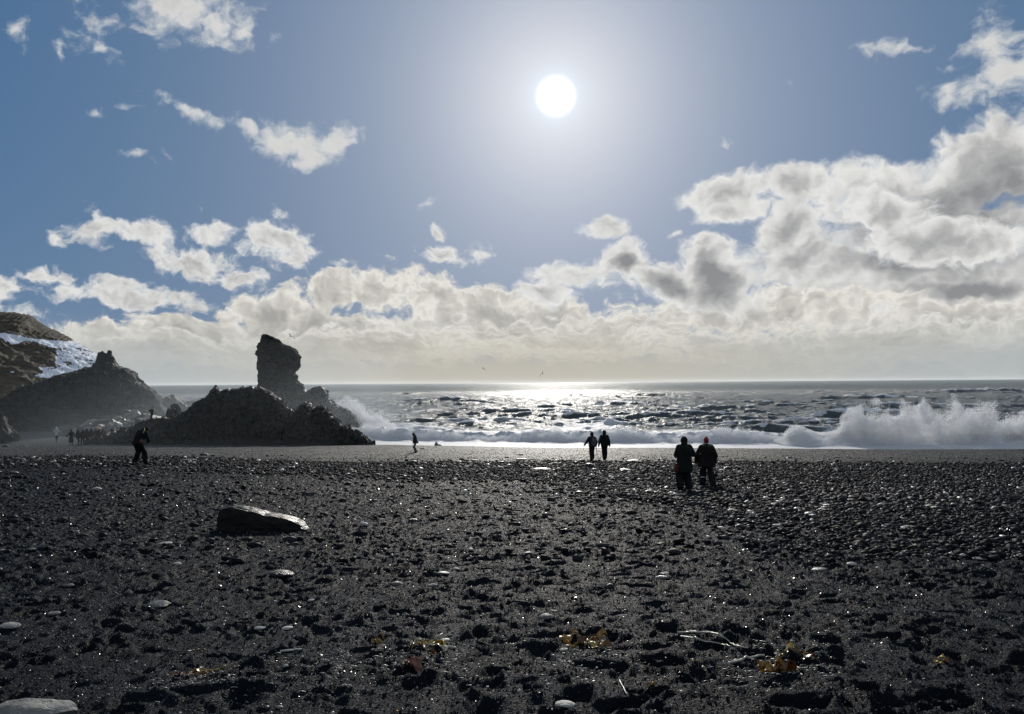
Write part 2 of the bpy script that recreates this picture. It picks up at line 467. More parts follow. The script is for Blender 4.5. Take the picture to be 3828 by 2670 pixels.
# sand material -----------------------------------------------------
def mat_sand():
    mt = bpy.data.materials.new('black_sand'); mt.use_nodes = True; n = NT(mt.node_tree)
    pos = n.node('ShaderNodeNewGeometry').outputs['Position']
    far = n.node('ShaderNodeAttribute', attribute_name='glistening').outputs['Fac']
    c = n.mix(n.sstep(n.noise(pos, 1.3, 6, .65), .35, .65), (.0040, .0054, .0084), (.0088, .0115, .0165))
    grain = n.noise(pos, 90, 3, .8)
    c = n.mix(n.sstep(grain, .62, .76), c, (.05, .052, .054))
    c = n.mix(n.m('MULTIPLY', far, 0.85), c, (.060, .061, .060))  # far sand painted paler, standing in for the sheen of grazing sun
    vo = n.node('ShaderNodeTexVoronoi', {'Vector': pos, 'Scale': 75.0}, feature='F1')
    b = n.m('ADD', n.m('MULTIPLY', n.noise(pos, 30, 6, .75), 1.0), n.m('MULTIPLY', vo.outputs['Distance'], -0.5))
    bp = n.node('ShaderNodeBump', {'Strength': 0.9, 'Distance': 0.022, 'Height': b})
    r = n.sstep(n.noise(pos, 55, 2), .35, .65, .55, .85)
    bs = n.node('ShaderNodeBsdfPrincipled', {'Base Color': c, 'Roughness': r, 'Normal': bp.outputs[0], 'Specular IOR Level': 0.0})
    gl = n.node('ShaderNodeBsdfPrincipled', {'Base Color': c, 'Roughness': n.m('MULTIPLY', r, .78), 'Normal': bp.outputs[0], 'Specular IOR Level': 0.10})
    mx = n.node('ShaderNodeMixShader', {0: n.m('MULTIPLY_ADD', far, .10, .28), 1: bs.outputs[0], 2: gl.outputs[0]})
    n.l.new(mx.outputs[0], n.node('ShaderNodeOutputMaterial').inputs[0])
    return mt


M_SAND = mat_sand()
X, Y, nr, nc = fan(5.2, 158, 0.0036, 0.70, 0.0014, 1.3, 60, 3.0)
Z = ground(X, Y, fine=True)
V = np.stack([X.ravel(), Y.ravel(), Z.ravel()], -1)
glistening = sm(V[:, 1], 30, 60)  # distance ramp for the sun sheen put into the far sand's colour
sand = link('beach', mesh_np('beach', V, grid_faces(nr, nc), M_SAND, attrs={'glistening': glistening}))
tag(sand, kind='structure')
# the same ground carried on behind and beside the photographer, out of the view, down to the sea bed
xs = np.concatenate([-np.geomspace(400, 8, 24), np.linspace(-7, 7, 8), np.geomspace(8, 400, 24)]); ys = np.concatenate([-np.geomspace(300, 3, 20), np.array([-1.5, 0, 1.2, 2.3])])
XX, YY = np.meshgrid(xs, ys)
ZZ = ground0(XX, YY) - 0.012
tag(link('ground', mesh_np('ground', np.stack([XX.ravel(), YY.ravel(), ZZ.ravel()], -1), grid_faces(*XX.shape), M_SAND, attrs={'glistening': np.zeros(XX.size)})), kind='structure')


# ------------------------------------------------------------------ sea
def shore_y(X):
    return np.interp(X, [-60, -30, -17, 9, 51, 90], [135, 112, 97.5, 90.5, 85, 80])


def mat_sea():
    mt = bpy.data.materials.new('sea_water'); mt.use_nodes = True; n = NT(mt.node_tree)
    pos = n.node('ShaderNodeNewGeometry').outputs['Position']
    fo = n.node('ShaderNodeAttribute', attribute_name='foam').outputs['Fac']
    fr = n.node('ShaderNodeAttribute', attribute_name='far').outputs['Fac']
    p1 = n.v('MULTIPLY', pos, (0.5, 1.0, 1.0))
    nf = n.m('ADD', n.m('MULTIPLY', n.noise(p1, 1.4, 7, .72), .62), n.m('MULTIPLY', n.noise(p1, 0.22, 4, .6), .5))
    fm = n.sstep(n.m('ADD', nf, n.m('MULTIPLY', fo, 0.72)), 0.82, 1.0)
    rip = n.m('ADD', n.noise(n.v('MULTIPLY', pos, (0.6, 1.1, 1.0)), 2.6, 5, .75), n.m('MULTIPLY', n.noise(n.v('MULTIPLY', pos, (0.12, .34, 1.0)), 1.0, 5, .7), 2.2))
    bp = n.node('ShaderNodeBump', {'Strength': 1.0, 'Distance': 1.5, 'Height': rip})
    base_c = n.mix(n.noise(pos, .03, 3), (.060, .085, .088), (.095, .130, .128))
    wat = n.node('ShaderNodeBsdfPrincipled', {'Base Color': base_c, 'Roughness': n.sstep(fr, 0, 1, .12, .44), 'IOR': 1.33, 'Specular IOR Level': n.sstep(fr, 0, 1, .40, .05), 'Normal': bp.outputs[0]})
    fb = n.node('ShaderNodeBump', {'Strength': 0.8, 'Distance': 0.25, 'Height': n.noise(pos, 2.5, 6, .7)})
    foam = n.node('ShaderNodeBsdfPrincipled', {'Base Color': (.72, .75, .80), 'Roughness': .6, 'Normal': fb.outputs[0], 'Specular IOR Level': .3})
    trl = n.node('ShaderNodeBsdfTranslucent', {'Color': (.80, .83, .86)})
    fmx = n.node('ShaderNodeMixShader', {0: .35, 1: foam.outputs[0], 2: trl.outputs[0]})
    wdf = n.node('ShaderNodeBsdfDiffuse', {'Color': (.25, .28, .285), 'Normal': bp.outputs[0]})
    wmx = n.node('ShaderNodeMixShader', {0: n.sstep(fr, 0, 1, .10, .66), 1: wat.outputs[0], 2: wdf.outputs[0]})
    mx = n.node('ShaderNodeMixShader', {0: fm, 1: wmx.outputs[0], 2: fmx.outputs[0]})
    n.l.new(mx.outputs[0], n.node('ShaderNodeOutputMaterial').inputs[0])
    return mt


M_SEA = mat_sea()
X, Y, nr, nc = fan(72.0, 14000, 0.0040, 0.72, 0.0016, 1.5, 60, 0.0)
x = X.ravel(); y = Y.ravel(); P = np.stack([x, y, x * 0], -1)
ds = y - shore_y(x)
att = sm(ds, 6, 45)
r = np.random.default_rng(21)
z = np.zeros_like(x); dx = np.zeros_like(x); dyy = np.zeros_like(x); st = np.zeros_like(x)
for i in range(64):
    lam = 2.6 * (20 ** (i / 63.0)); th = r.normal(0, 0.62 if lam < 14 else 0.40) - 0.12
    k = 2 * math.pi / lam; kx, ky = math.sin(th) * k, -math.cos(th) * k
    amp = 0.0165 * lam ** 0.80 * r.uniform(.6, 1.3) * (1.0 if lam < 9 else .62)
    res = np.clip((lam / np.maximum(0.0040 * y, .01) - 1.5) / 3, 0, 1)     # drop what the mesh cannot carry
    ph = kx * x + ky * y + r.uniform(0, 6.28)
    s, c = np.sin(ph), np.cos(ph)
    a = amp * res
    z += a * s; dx += a * c * kx / k; dyy += a * c * ky / k; st += a * k * s
chop = fbm(P * np.array([.16, .34, 1]) + 2, 5, .62, ridged=True) - .15
chop *= .48 * np.clip(1.15 - y / 900, .25, 1)
env = 0.75 + 0.5 * perlin(P * 0.012 + 3) + 0.2 * perlin(P * .035)
z *= env * att; st *= env * att; z += (chop + .13 * fbm(P * np.array([.8, 1.0, 1]) + 51, 3, .6) * sm(y, 420, 160)) * att; st += .35 * chop * att
X2 = x + dx * 0.8 * att * env; Y2 = y + dyy * 0.8 * att * env
# a few big swells standing up before they break
swell_foam = np.zeros_like(x)
for (px, D, hgt, hw, ln) in [(3190, 150, 2.3, 9, 6), (2150, 152, 1.5, 13, 5), (1640, 190, 1.6, 14, 6), (2680, 205, 1.4, 16, 7), (3500, 200, 1.7, 22, 7),
                             (3300, 300, 2.2, 30, 8), (3640, 420, 3.0, 40, 10), (1720, 128, 1.3, 14, 4.5), (2250, 250, 1.3, 18, 6), (2020, 205, 1.3, 10, 5),
                             (2380, 130, 1.1, 10, 4), (3050, 118, .9, 12, 4), (1480, 122, 1.5, 9, 4), (2950, 235, 1.5, 20, 6)]:
    cx = at(px, 1500, D)[0]
    yc = D + 1.5 * np.sin(x * .25) + 1.2 * perlin(P * .11 + px)
    sy = (y - yc) / ln
    g = np.exp(-((x - cx) / hw) ** 2)
    prof = np.where(sy < 0, np.exp(-(sy * 2.1) ** 2), np.exp(-(sy * .9) ** 2))
    hgt = hgt * (1.0 if px > 3000 else .55)
    z += hgt * g * prof * (.75 + .5 * perlin(P * np.array([.22, .4, 1]) + hgt * 9))
    swell_foam = np.maximum(swell_foam, g * np.exp(-((sy - .05) * 4.2) ** 2) * 1.0)
    st += 0.06 * g * prof
# surf: a foaming front about eight metres out
wall = 10.0 + 1.3 * perlin(np.stack([x * .10, x * 0 + 4, x * 0], -1)) + .8 * perlin(np.stack([x * .35, x * 0 + 8, x * 0], -1))
hw_ = 1.15 + 0.35 * perlin(np.stack([x * .13, x * 0 + 1.3, x * 0], -1))
sy = ds - wall
zw = hw_ * np.where(sy < 0, np.exp(-(sy / 1.3) ** 2), np.exp(-(sy / 3.2) ** 2))
lump = fbm(P * np.array([.55, .75, 1]) + 3, 4, .6)
inner = sm(ds, 4.0, 7.0) * sm(ds, 26, 10)
surfx = sm(x, -36, -24)
z += zw * surfx * (1 + .5 * lump) + inner * lump * .42 * surfx
foam = np.clip(1.15 * sm(ds, 38, 13) * surfx + 0.0, 0, 1.2)
foam = np.maximum(foam, 0.60 * sm(ds, 150, 20) * (0.6 + .8 * perlin(P * np.array([.05, .09, 1]) + 2)))
foam = np.maximum(foam, swell_foam * 0.9)
cr = sm(st, 0.34, 0.66)
foam = np.maximum(foam, cr * (0.85 - 0.30 * sm(y, 300, 2500)))
z += 0.03
V = np.stack([X2, Y2, z], -1)
V[:, 1] = np.where(y > 9000, y, V[:, 1])
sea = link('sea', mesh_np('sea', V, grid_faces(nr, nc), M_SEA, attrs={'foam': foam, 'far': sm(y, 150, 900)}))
tag(sea, kind='structure')


# ------------------------------------------------------------------ rocks
def mat_rock(name, c1, c2, rough=.6, wetness=.3, scale=1.0, bump=1.0, cracks=2.2):
    mt = bpy.data.materials.new(name); mt.use_nodes = True; n = NT(mt.node_tree)
    pos = n.node('ShaderNodeNewGeometry').outputs['Position']
    f = n.noise(pos, .9 * scale, 8, .68)
    c = n.mix(n.sstep(f, .32, .68), c1, c2)
    c = n.mix(n.m('MULTIPLY', n.sstep(n.noise(pos, 3.5 * scale, 5, .7), .58, .75), .5), c, tuple(x * 2.4 for x in c2))
    vo = n.node('ShaderNodeTexVoronoi', {'Vector': n.v('ADD', pos, n.v('SCALE', n.noise(pos, 2 * scale, 3, out='Color'), scale=.6 / scale)), 'Scale': cracks * scale}, feature='DISTANCE_TO_EDGE')
    b = n.m('ADD', n.m('MULTIPLY', n.noise(pos, 3.0 * scale, 8, .72), .8), n.m('MULTIPLY', n.sstep(vo.outputs[0], 0, .12), .25))
    bp = n.node('ShaderNodeBump', {'Strength': bump * .7, 'Distance': .18 / scale, 'Height': b})
    r = n.sstep(n.noise(pos, 1.6 * scale, 4), .35, .65, rough - wetness, rough + .15)
    bs = n.node('ShaderNodeBsdfPrincipled', {'Base Color': c, 'Roughness': r, 'Normal': bp.outputs[0], 'Specular IOR Level': .22})
    n.l.new(bs.outputs[0], n.node('ShaderNodeOutputMaterial').inputs[0])
    return mt


M_BAS = mat_rock('basalt', (.007, .008, .009), (.014, .015, .016), .8, .12)
M_WET = mat_rock('wet_basalt', (.007, .008, .009), (.015, .016, .017), .60, .28)
M_BROWN = mat_rock('brown_basalt', (.018, .017, .015), (.036, .033, .027), .7, .2)


def curve_np(pts, n=None, step=None):
    p = np.array(pts, float)
    return p[:, 0], p[:, 1]


def ridge_mesh(name, sil, Y0, tf, tb, zb, mat, amp=.35, seed=0, dx=.10, ns=110, jag=.12, slope=None, pw=2.2, q=.6, nscale=.7, extra=None):
    """a crest whose top follows sil (points of the photograph) at distance Y0, with a rugged front and back"""
    sx, sy_ = curve_np(sil)
    step = dx * F / Y0
    px = np.arange(sx[0], sx[-1] + step, step); py = np.interp(px, sx, sy_)
    C = at(px, py, Y0)
    Pn = np.stack([px * .06, px * 0 + seed, px * 0], -1)
    C[:, 2] += jag * 1.5 * (fbm(Pn * .8, 4, .55) + .8 * fbm(Pn * 1.3 + 4, 2, .5, ridged=True) - .3)
    zs = np.maximum(C[:, 2], zb + .05)
    k = int(max(3, 1.6 / dx)); ker = np.hanning(2 * k + 1); ker /= ker.sum()
    zsm = np.convolve(np.pad(zs, k, 'edge'), ker, 'valid')
    zsm = np.maximum(zsm - .045 * (zs.max() - zb) - .12, zb + .02)
    k2 = 3 * k; ker2 = np.hanning(2 * k2 + 1); ker2 /= ker2.sum()
    zsm2 = np.convolve(np.pad(zs, k2, 'edge'), ker2, 'valid')
    s = np.linspace(-1, 1, ns); s = np.sign(s) * np.abs(s) ** 1.25
    S = s[:, None]; hm = (zs.max() - zb)
    hh = np.clip((zsm2 - zb) / hm, 0, 1)[None, :]
    th = np.where(S < 0, tf, tb) * (.35 + .65 * hh)
    yy = Y0 + S * th
    e = np.clip(np.abs(S) * 2.6, 0, 1); e2 = sm(np.abs(S), .25, .8)
    zz = zs[None] * (1 - e) + zsm[None] * e
    zz = zz * (1 - e2) + zsm2[None] * e2
    prof = np.clip(1 - np.abs(S) ** pw, 0, 1) ** q
    zz = zb + (zz - zb) * prof
    xx = (C[:, 0] / Y0)[None] * (Y0 + S * th * .4)
    V = np.stack([xx, yy, zz], -1)
    nr, nc = len(s), len(px)
    gu = np.gradient(V, axis=0); gv = np.gradient(V, axis=1)
    N = np.cross(gv, gu); N /= np.linalg.norm(N, axis=2, keepdims=True) + 1e-9
    N[N[..., 2] < -0.0] *= 1
    Pf = V.reshape(-1, 3)
    d = 1.35 * (fbm(Pf * nscale + seed * 3.3, 6, .66, ridged=True) - .2)
    d2 = fbm(Pf * nscale * 2.7 + seed, 4, .6)
    wgt = (.20 + .80 * sm(np.abs(S), .02, .30)) * sm(np.abs(S), 1.0, .93)
    wgt = np.repeat(wgt, nc, 1).ravel() * sm((zz - zb), 0, 1.0).ravel() ** .5
    sgn = np.where(N[..., 2:3].mean() < 0, -1, 1)
    Pf = Pf + (N.reshape(-1, 3) * sgn) * ((d * amp + d2 * amp * .45) * wgt)[:, None]
    if slope is not None: Pf = slope(Pf)
    at_ = extra(Pf) if extra else None
    return mesh_np(name, Pf, grid_faces(nr, nc)[:, ::-1], mat, smooth=False, attrs=at_), Pf


def thing(name, label, cat, loc=(0, 0, 0), group=None, rotz=0.0):
    o = bpy.data.objects.new(name, None); COL.objects.link(o); o.location = loc; o.rotation_euler = (0, 0, rotz)
    o.empty_display_size = .2
    return tag(o, label, cat, group)


# the long dark crag between beach and surf
SIL_MAIN = [(290, 1668), (340, 1650), (385, 1632), (396, 1626), (435, 1611), (479, 1605), (501, 1594), (520, 1588), (523, 1578), (538, 1575), (547, 1583), (562, 1572),
            (592, 1573), (600, 1566), (610, 1559), (618, 1566), (645, 1575), (660, 1566), (684, 1557), (697, 1550), (714, 1531), (727, 1524), (740, 1520), (745, 1508), (753, 1496),
            (764, 1492), (784, 1483), (799, 1481), (801, 1454), (806, 1450), (812, 1452), (819, 1465), (838, 1476), (849, 1455), (856, 1462), (862, 1461), (871, 1457), (880, 1462), (894, 1455), (906, 1449),
            (918, 1457), (930, 1456), (941, 1447), (950, 1452), (983, 1453), (1005, 1461), (1018, 1481), (1028, 1487), (1040, 1490), (1053, 1500), (1056, 1534), (1075, 1538), (1084, 1534), (1094, 1542), (1105, 1543),
            (1108, 1533), (1118, 1518), (1128, 1519), (1138, 1512), (1147, 1507), (1166, 1522), (1173, 1535), (1185, 1537), (1187, 1519), (1206, 1520), (1223, 1537), (1240, 1561), (1243, 1575), (1258, 1585),
            (1278, 1592), (1297, 1598), (1314, 1607), (1345, 1625), (1360, 1649), (1386, 1662), (1396, 1672)]
ms, _ = ridge_mesh('black_crag', SIL_MAIN, 92.0, 4.6, 6.0, .2, M_WET, amp=.80, seed=3, jag=.26, dx=.08, ns=150)
tag(link('black_crag', ms), 'long jagged black lava crag rising from the sand at the surf edge', 'rock outcrop')

# sea stack behind it
stk = thing('sea_stack', 'tall leaning pinnacle of dark rock standing above the black crag', 'sea stack', tuple(at(1040, 1600, 118)))
sb = Vector(stk.location)


def stack_mesh():
    D = 118.0
    Ly = [1251, 1261, 1278, 1291, 1305, 1320, 1334, 1348, 1374, 1395, 1418, 1450, 1500, 1600, 1640]; Lx = [989, 979, 978, 968, 970, 963, 969, 967, 970, 973, 972, 970, 966, 955, 950]
    Ry = [1251, 1254, 1264, 1272, 1287, 1294, 1309, 1322, 1339, 1350, 1361, 1379, 1398, 1407, 1418, 1431, 1440, 1457, 1500, 1560, 1640]
    Rx = [994, 1005, 1023, 1042, 1053, 1075, 1103, 1108, 1118, 1116, 1119, 1112, 1097, 1107, 1105, 1112, 1127, 1131, 1150, 1180, 1200]
    ys = np.concatenate([np.linspace(1251, 1262, 10), np.linspace(1263, 1640, 230)])
    n = 240; th = np.linspace(0, 2 * np.pi, n, endpoint=False)
    L = at(np.interp(ys, Ly, Lx), ys, D); R = at(np.interp(ys, Ry, Rx), ys, D)
    cx = (L[:, 0] + R[:, 0]) / 2; hw = (R[:, 0] - L[:, 0]) / 2; zc = (L[:, 2] + R[:, 2]) / 2
    c, s = np.cos(th), np.sin(th)
    sq = (np.abs(c) ** 3 + np.abs(s) ** 3) ** (-1 / 3)
    V = np.zeros((len(ys), n, 3))
    V[..., 0] = cx[:, None] + hw[:, None] * (c * sq)[None]
    V[..., 1] = D + (0.25 + .62 * hw[:, None]) * (s * sq)[None]
    V[..., 2] = zc[:, None] + hw[:, None] * .03 * c[None]
    P_ = V.reshape(-1, 3)
    N = np.stack([np.tile(c, len(ys)), np.tile(s, len(ys)), np.zeros(len(P_))], -1)
    d = (fbm(P_ * np.array([.8, .8, .6]) + 7, 5, .6, ridged=True) - .3) * .42 + fbm(P_ * 2.2 + 1, 4, .62) * .22
    edge = np.abs(N[:, 0])
    d = d + (fbm(P_ * np.array([1.1, 1.1, 1.6]) + 31, 3, .5, ridged=True) - .3) * .28
    P_ = P_ + N * (d * (1 - .30 * edge))[:, None] + np.array([0, 0, 1]) * (fbm(P_ * 1.9 + 12, 3, .6) * .14)[:, None]
    i = np.arange(len(ys) - 1)[:, None] * n + np.arange(n)[None]; j = np.arange(len(ys) - 1)[:, None] * n + (np.arange(n)[None] + 1) % n
    Fq = np.stack([i, i + n, j + n, j], -1).reshape(-1, 4).tolist()
    Fq.append(list(range(n)))
    return mesh_np('pinnacle', P_ - np.array(sb), Fq, M_BAS, smooth=False)


link('pinnacle', stack_mesh(), stk)
SIL_FOOT = [(930, 1600), (955, 1540), (970, 1470), (1020, 1452), (1070, 1440), (1110, 1436), (1131, 1457), (1149, 1467), (1160, 1461), (1171, 1455), (1184, 1452), (1197, 1446), (1206, 1447), (1211, 1455), (1219, 1470), (1223, 1488), (1230, 1502),
            (1245, 1512), (1260, 1518), (1275, 1527), (1284, 1525), (1293, 1531), (1307, 1535), (1314, 1544), (1319, 1572), (1330, 1590), (1345, 1612)]
ms, Pf = ridge_mesh('foot', SIL_FOOT, 118.0, 7.5, 6.0, -.8, M_WET, amp=.85, seed=9, jag=.2, dx=.11, ns=110)
ms.transform(Matrix.Translation(-sb)); link('foot', ms, stk)

# cliff on the left
clf = thing('cliff', 'dark sea cliff at the left end of the beach with a broken crest', 'cliff', tuple(at(300, 1615, 112)))
cb = Vector(clf.location)
SIL_CL = [(-420, 1620), (-300, 1560), (-150, 1530), (0, 1496), (30, 1484), (61, 1465), (95, 1446), (130, 1430), (160, 1426), (191, 1415), (215, 1408), (244, 1398), (275, 1393), (305, 1386), (309, 1378), (345, 1372), (379, 1366),
          (400, 1354), (409, 1350), (429, 1352), (440, 1369), (452, 1371), (462, 1378), (480, 1380), (499, 1389), (500, 1400), (505, 1415), (512, 1422), (523, 1435), (540, 1437), (553, 1448), (568, 1460), (584, 1474), (592, 1485), (599, 1500),
          (612, 1540), (630, 1600), (645, 1640)]
ms, _ = ridge_mesh('face', SIL_CL, 122.0, 13.0, 10.0, .3, M_BAS, amp=1.0, seed=5, jag=.25, dx=.14, ns=130, pw=1.7, q=.85, nscale=.4)
ms.transform(Matrix.Translation(-cb)); link('rock_face', ms, clf)
SIL_CR = [(350, 1380), (358, 1350), (364, 1328), (367, 1317), (376, 1317), (384, 1312), (388, 1318), (397, 1322), (401, 1324), (403, 1311), (411, 1310), (418, 1312), (419, 1328), (427, 1336), (429, 1352), (440, 1372), (450, 1400)]
ms, _ = ridge_mesh('crag', SIL_CR, 121.6, 1.7, 2.0, 8.2, M_BAS, amp=.22, seed=15, jag=.05, dx=.07, ns=70)
ms.transform(Matrix.Translation(-cb)); tag(link('crag', ms, clf), 'castle shaped knob of rock on the cliff crest')

SIL_LOW = [(575, 1560), (590, 1510), (600, 1500), (608, 1492), (627, 1491), (632, 1479), (645, 1477), (651, 1479), (662, 1491), (676, 1501), (688, 1512), (700, 1520), (719, 1531), (735, 1548), (750, 1580), (770, 1610)]
ms, _ = ridge_mesh('sea_rock', SIL_LOW, 132.0, 6.0, 5.0, -.5, M_BROWN, amp=.7, seed=25, jag=.15, dx=.12, ns=90, nscale=.5)
tag(link('sea_rock', ms), 'low brown rock beyond the cliff end, sloping to the sea', 'rock')
SIL_FAR = [(655, 1515), (672, 1499), (690, 1503), (697, 1507), (715, 1500), (728, 1497), (742, 1499), (752, 1508), (765, 1520), (785, 1540)]
ms, _ = ridge_mesh('sea_rock', SIL_FAR, 170.0, 5.0, 5.0, -.5, M_BROWN, amp=.6, seed=27, jag=.15, dx=.2, ns=60)
tag(link('sea_rock', ms), 'farthest pale grey rock lying in the misty water of the inlet', 'rock')
SIL_DOME = [(612, 1590), (620, 1560), (623, 1540), (630, 1522), (640, 1514), (652, 1510), (664, 1512), (674, 1522), (680, 1545), (684, 1570), (690, 1592)]
ms, _ = ridge_mesh('boulder', SIL_DOME, 101.0, 1.6, 2.0, 1.5, M_BAS, amp=.2, seed=29, jag=.04, dx=.06, ns=60)
tag(link('boulder', ms), 'domed dark boulder behind two people standing on the crag', 'boulder')
SIL_NEAR = [(-260, 1560), (-180, 1500), (-60, 1515), (-10, 1532), (0, 1539), (13, 1552), (20, 1574), (26, 1596), (35, 1609), (39, 1635), (46, 1652)]
ms, _ = ridge_mesh('boulder', SIL_NEAR, 93.0, 2.6, 3.5, .45, M_BAS, amp=.35, seed=35, jag=.06, dx=.07, ns=80)
tag(link('boulder', ms), 'near black rock cut off by the left edge of the view', 'boulder')

# hill above the cliff, with grass and old snow
SNOW = np.array([(-40, 255), (0, 262), (120, 278), (290, 312), (450, 328), (642, 336), (840, 450), (945, 520), (870, 562), (700, 598), (560, 616), (450, 658), (280, 634), (380, 604), (332, 562), (480, 556), (474, 480),
                 (484, 402), (430, 385), (290, 335), (210, 335), (110, 368), (60, 340), (0, 300), (-40, 290)], float) / 2.296 + np.array([0, 1130])


def inpoly(x, y, poly):
    c = np.zeros(len(x), bool); n = len(poly); j = n - 1
    for i in range(n):
        xi, yi = poly[i]; xj, yj = poly[j]
        c ^= ((yi > y) != (yj > y)) & (x < (xj - xi) * (y - yi) / (yj - yi + 1e-9) + xi)
        j = i
    return c


def snow_attr(P):
    px, py = proj(P)
    wob = fbm(P * .5 + 3, 4, .6) * 6
    s = inpoly(px + wob, py + wob * .7, SNOW).astype(float)
    holes = fbm(P * np.array([.55, .4, 1.1]) + 40, 3, .6)
    reg = sm(py, 1296, 1312) * sm(px, 400, 345) * sm(py + (px - 200) * .12, 1400, 1385)
    s *= 1 - ((holes > .19) & (reg > .3))
    extra = (fbm(P * .45 + 90, 3, .6) > .38) & (px < 110) & (py > 1350) & (py < 1480)
    return {'snow': np.maximum(s, extra * .9)}


def mat_hill():
    mt = bpy.data.materials.new('hill'); mt.use_nodes = True; n = NT(mt.node_tree)
    pos = n.node('ShaderNodeNewGeometry').outputs['Position']
    s = n.node('ShaderNodeAttribute', attribute_name='snow').outputs['Fac']
    ps = n.v('MULTIPLY', pos, (.5, .5, 2.2))
    f = n.noise(ps, .9, 8, .7)
    c = n.mix(n.sstep(f, .35, .62), (.022, .020, .017), (.085, .068, .035))
    c = n.mix(n.m('MULTIPLY', n.sstep(n.noise(ps, 2.6, 5, .7), .55, .7), .6), c, (.13, .105, .06))
    sn = n.sstep(n.m('ADD', s, n.m('MULTIPLY', n.m('SUBTRACT', n.noise(pos, 1.5, 4), .5), .5)), .45, .6)
    bp = n.node('ShaderNodeBump', {'Strength': n.m('MULTIPLY_ADD', sn, -.8, 1.0), 'Distance': .6, 'Height': n.noise(ps, 1.6, 8, .7)})
    c = n.mix(sn, c, (.72, .76, .82))
    bs = n.node('ShaderNodeBsdfPrincipled', {'Base Color': c, 'Roughness': .8, 'Normal': bp.outputs[0], 'Specular IOR Level': .25})
    n.l.new(bs.outputs[0], n.node('ShaderNodeOutputMaterial').inputs[0])
    return mt


SIL_HILL = [(-700, 1180), (-400, 1120), (-200, 1140), (0, 1168), (57, 1171), (100, 1175), (124, 1184), (140, 1200), (174, 1221), (218, 1241), (243, 1255), (261, 1262), (270, 1268), (277, 1277), (300, 1289), (335, 1310), (365, 1328), (400, 1346),
            (440, 1375), (500, 1430), (560, 1500), (600, 1600)]
ms, _ = ridge_mesh('hill', SIL_HILL, 175.0, 52.0, 40.0, .3, mat_hill(), amp=.65, seed=45, jag=.25, dx=.22, ns=260, pw=1.35, q=1.1, nscale=.22, extra=snow_attr)
ms.polygons.foreach_set('use_smooth', np.ones(len(ms.polygons), bool))
tag(link('hill', ms), kind='structure')


# ------------------------------------------------------------------ stones
def ico(sub):
    import bmesh
    bm = bmesh.new(); bmesh.ops.create_icosphere(bm, subdivisions=sub, radius=1.0)
    V = np.array([v.co[:] for v in bm.verts]); Fc = np.array([[v.index for v in f.verts] for f in bm.faces]); bm.free()
    return V, Fc


I1, F1 = ico(1); I2, F2 = ico(2); I4, F4 = ico(4); I5, F5 = ico(5)


def scatter_mesh(name, pos, size, flat, baseV, baseF, mats, midx, smooth, seed, tilt=.35, jitter=.18):
    """many small stones in one mesh"""
    r = np.random.default_rng(seed); n = len(pos)
    nb = len(baseV)
    V = np.repeat(baseV[None], n, 0) * (1 + r.uniform(-jitter, jitter, (n, nb, 1)))
    sc = np.stack([size * r.uniform(.8, 1.35, n), size * r.uniform(.6, 1.05, n), size * flat], -1)
    V = V * sc[:, None, :]
    az = r.uniform(0, 6.283, n); tx = r.normal(0, tilt, n); ty = r.normal(0, tilt, n)
    ca, sa = np.cos(az), np.sin(az)
    x = V[..., 0] * ca[:, None] - V[..., 1] * sa[:, None]; y = V[..., 0] * sa[:, None] + V[..., 1] * ca[:, None]; z = V[..., 2]
    y, z = y * np.cos(tx)[:, None] - z * np.sin(tx)[:, None], y * np.sin(tx)[:, None] + z * np.cos(tx)[:, None]
    x, z = x * np.cos(ty)[:, None] + z * np.sin(ty)[:, None], -x * np.sin(ty)[:, None] + z * np.cos(ty)[:, None]
    V = np.stack([x, y, z], -1) + pos[:, None, :]
    Fc = (baseF[None] + (np.arange(n) * nb)[:, None, None]).reshape(-1, baseF.shape[1])
    return mesh_np(name, V.reshape(-1, 3), Fc, mats=mats, midx=np.repeat(midx, len(baseF)), smooth=smooth)


M_G1 = mat_basic('dark_pebble', (.008, .009, .0115), .58, .4, 6, .2, 60, spec=.2, rvar=.1, matt=.72)
M_G2 = mat_basic('grey_pebble', (.022, .024, .028), .62, .4, 6, .2, 60, spec=.2, rvar=.15, matt=.72)
M_G3 = mat_basic('pale_pebble', (.42, .41, .38), .55, .25, 6, .2, 60)
M_G4 = mat_basic('glossy_grain', (.06, .063, .07), .16, .3, 20, .0, 60)
OCT = np.array([[1, 0, 0], [-1, 0, 0], [0, 1, 0], [0, -1, 0], [0, 0, 1], [0, 0, -1]], float)
OF = np.array([[0, 2, 4], [2, 1, 4], [1, 3, 4], [3, 0, 4], [2, 0, 5], [1, 2, 5], [3, 1, 5], [0, 3, 5]])


def scatter_pts(n, y0, y1, seed, tmax=.74, pw=0.0):
    r = np.random.default_rng(seed)
    u = r.uniform(0, 1, n)
    Yp = y0 * (y1 / y0) ** u
    t = r.uniform(-tmax, tmax, n)
    Xp = t * (Yp + .6)
    return Xp, Yp, r


def band(X, Y):
    """how pebbly the beach is here"""
    t = X / Y
    w_ = perlin(np.stack([X * .16, Y * .16, X * 0 + 3], -1)) * 4
    far_edge = np.interp(t, [-.6, -.2, 0, .3, .6], [50, 47, 46, 47, 47]) + w_ * .5
    near_edge = np.interp(t, [-.6, -.2, 0, .15, .3, .6], [37, 33, 29, 22, 15, 13]) + w_
    return sm(Y, far_edge + 1.5, far_edge - 1.5) * sm(Y, near_edge - 5, near_edge + 4)


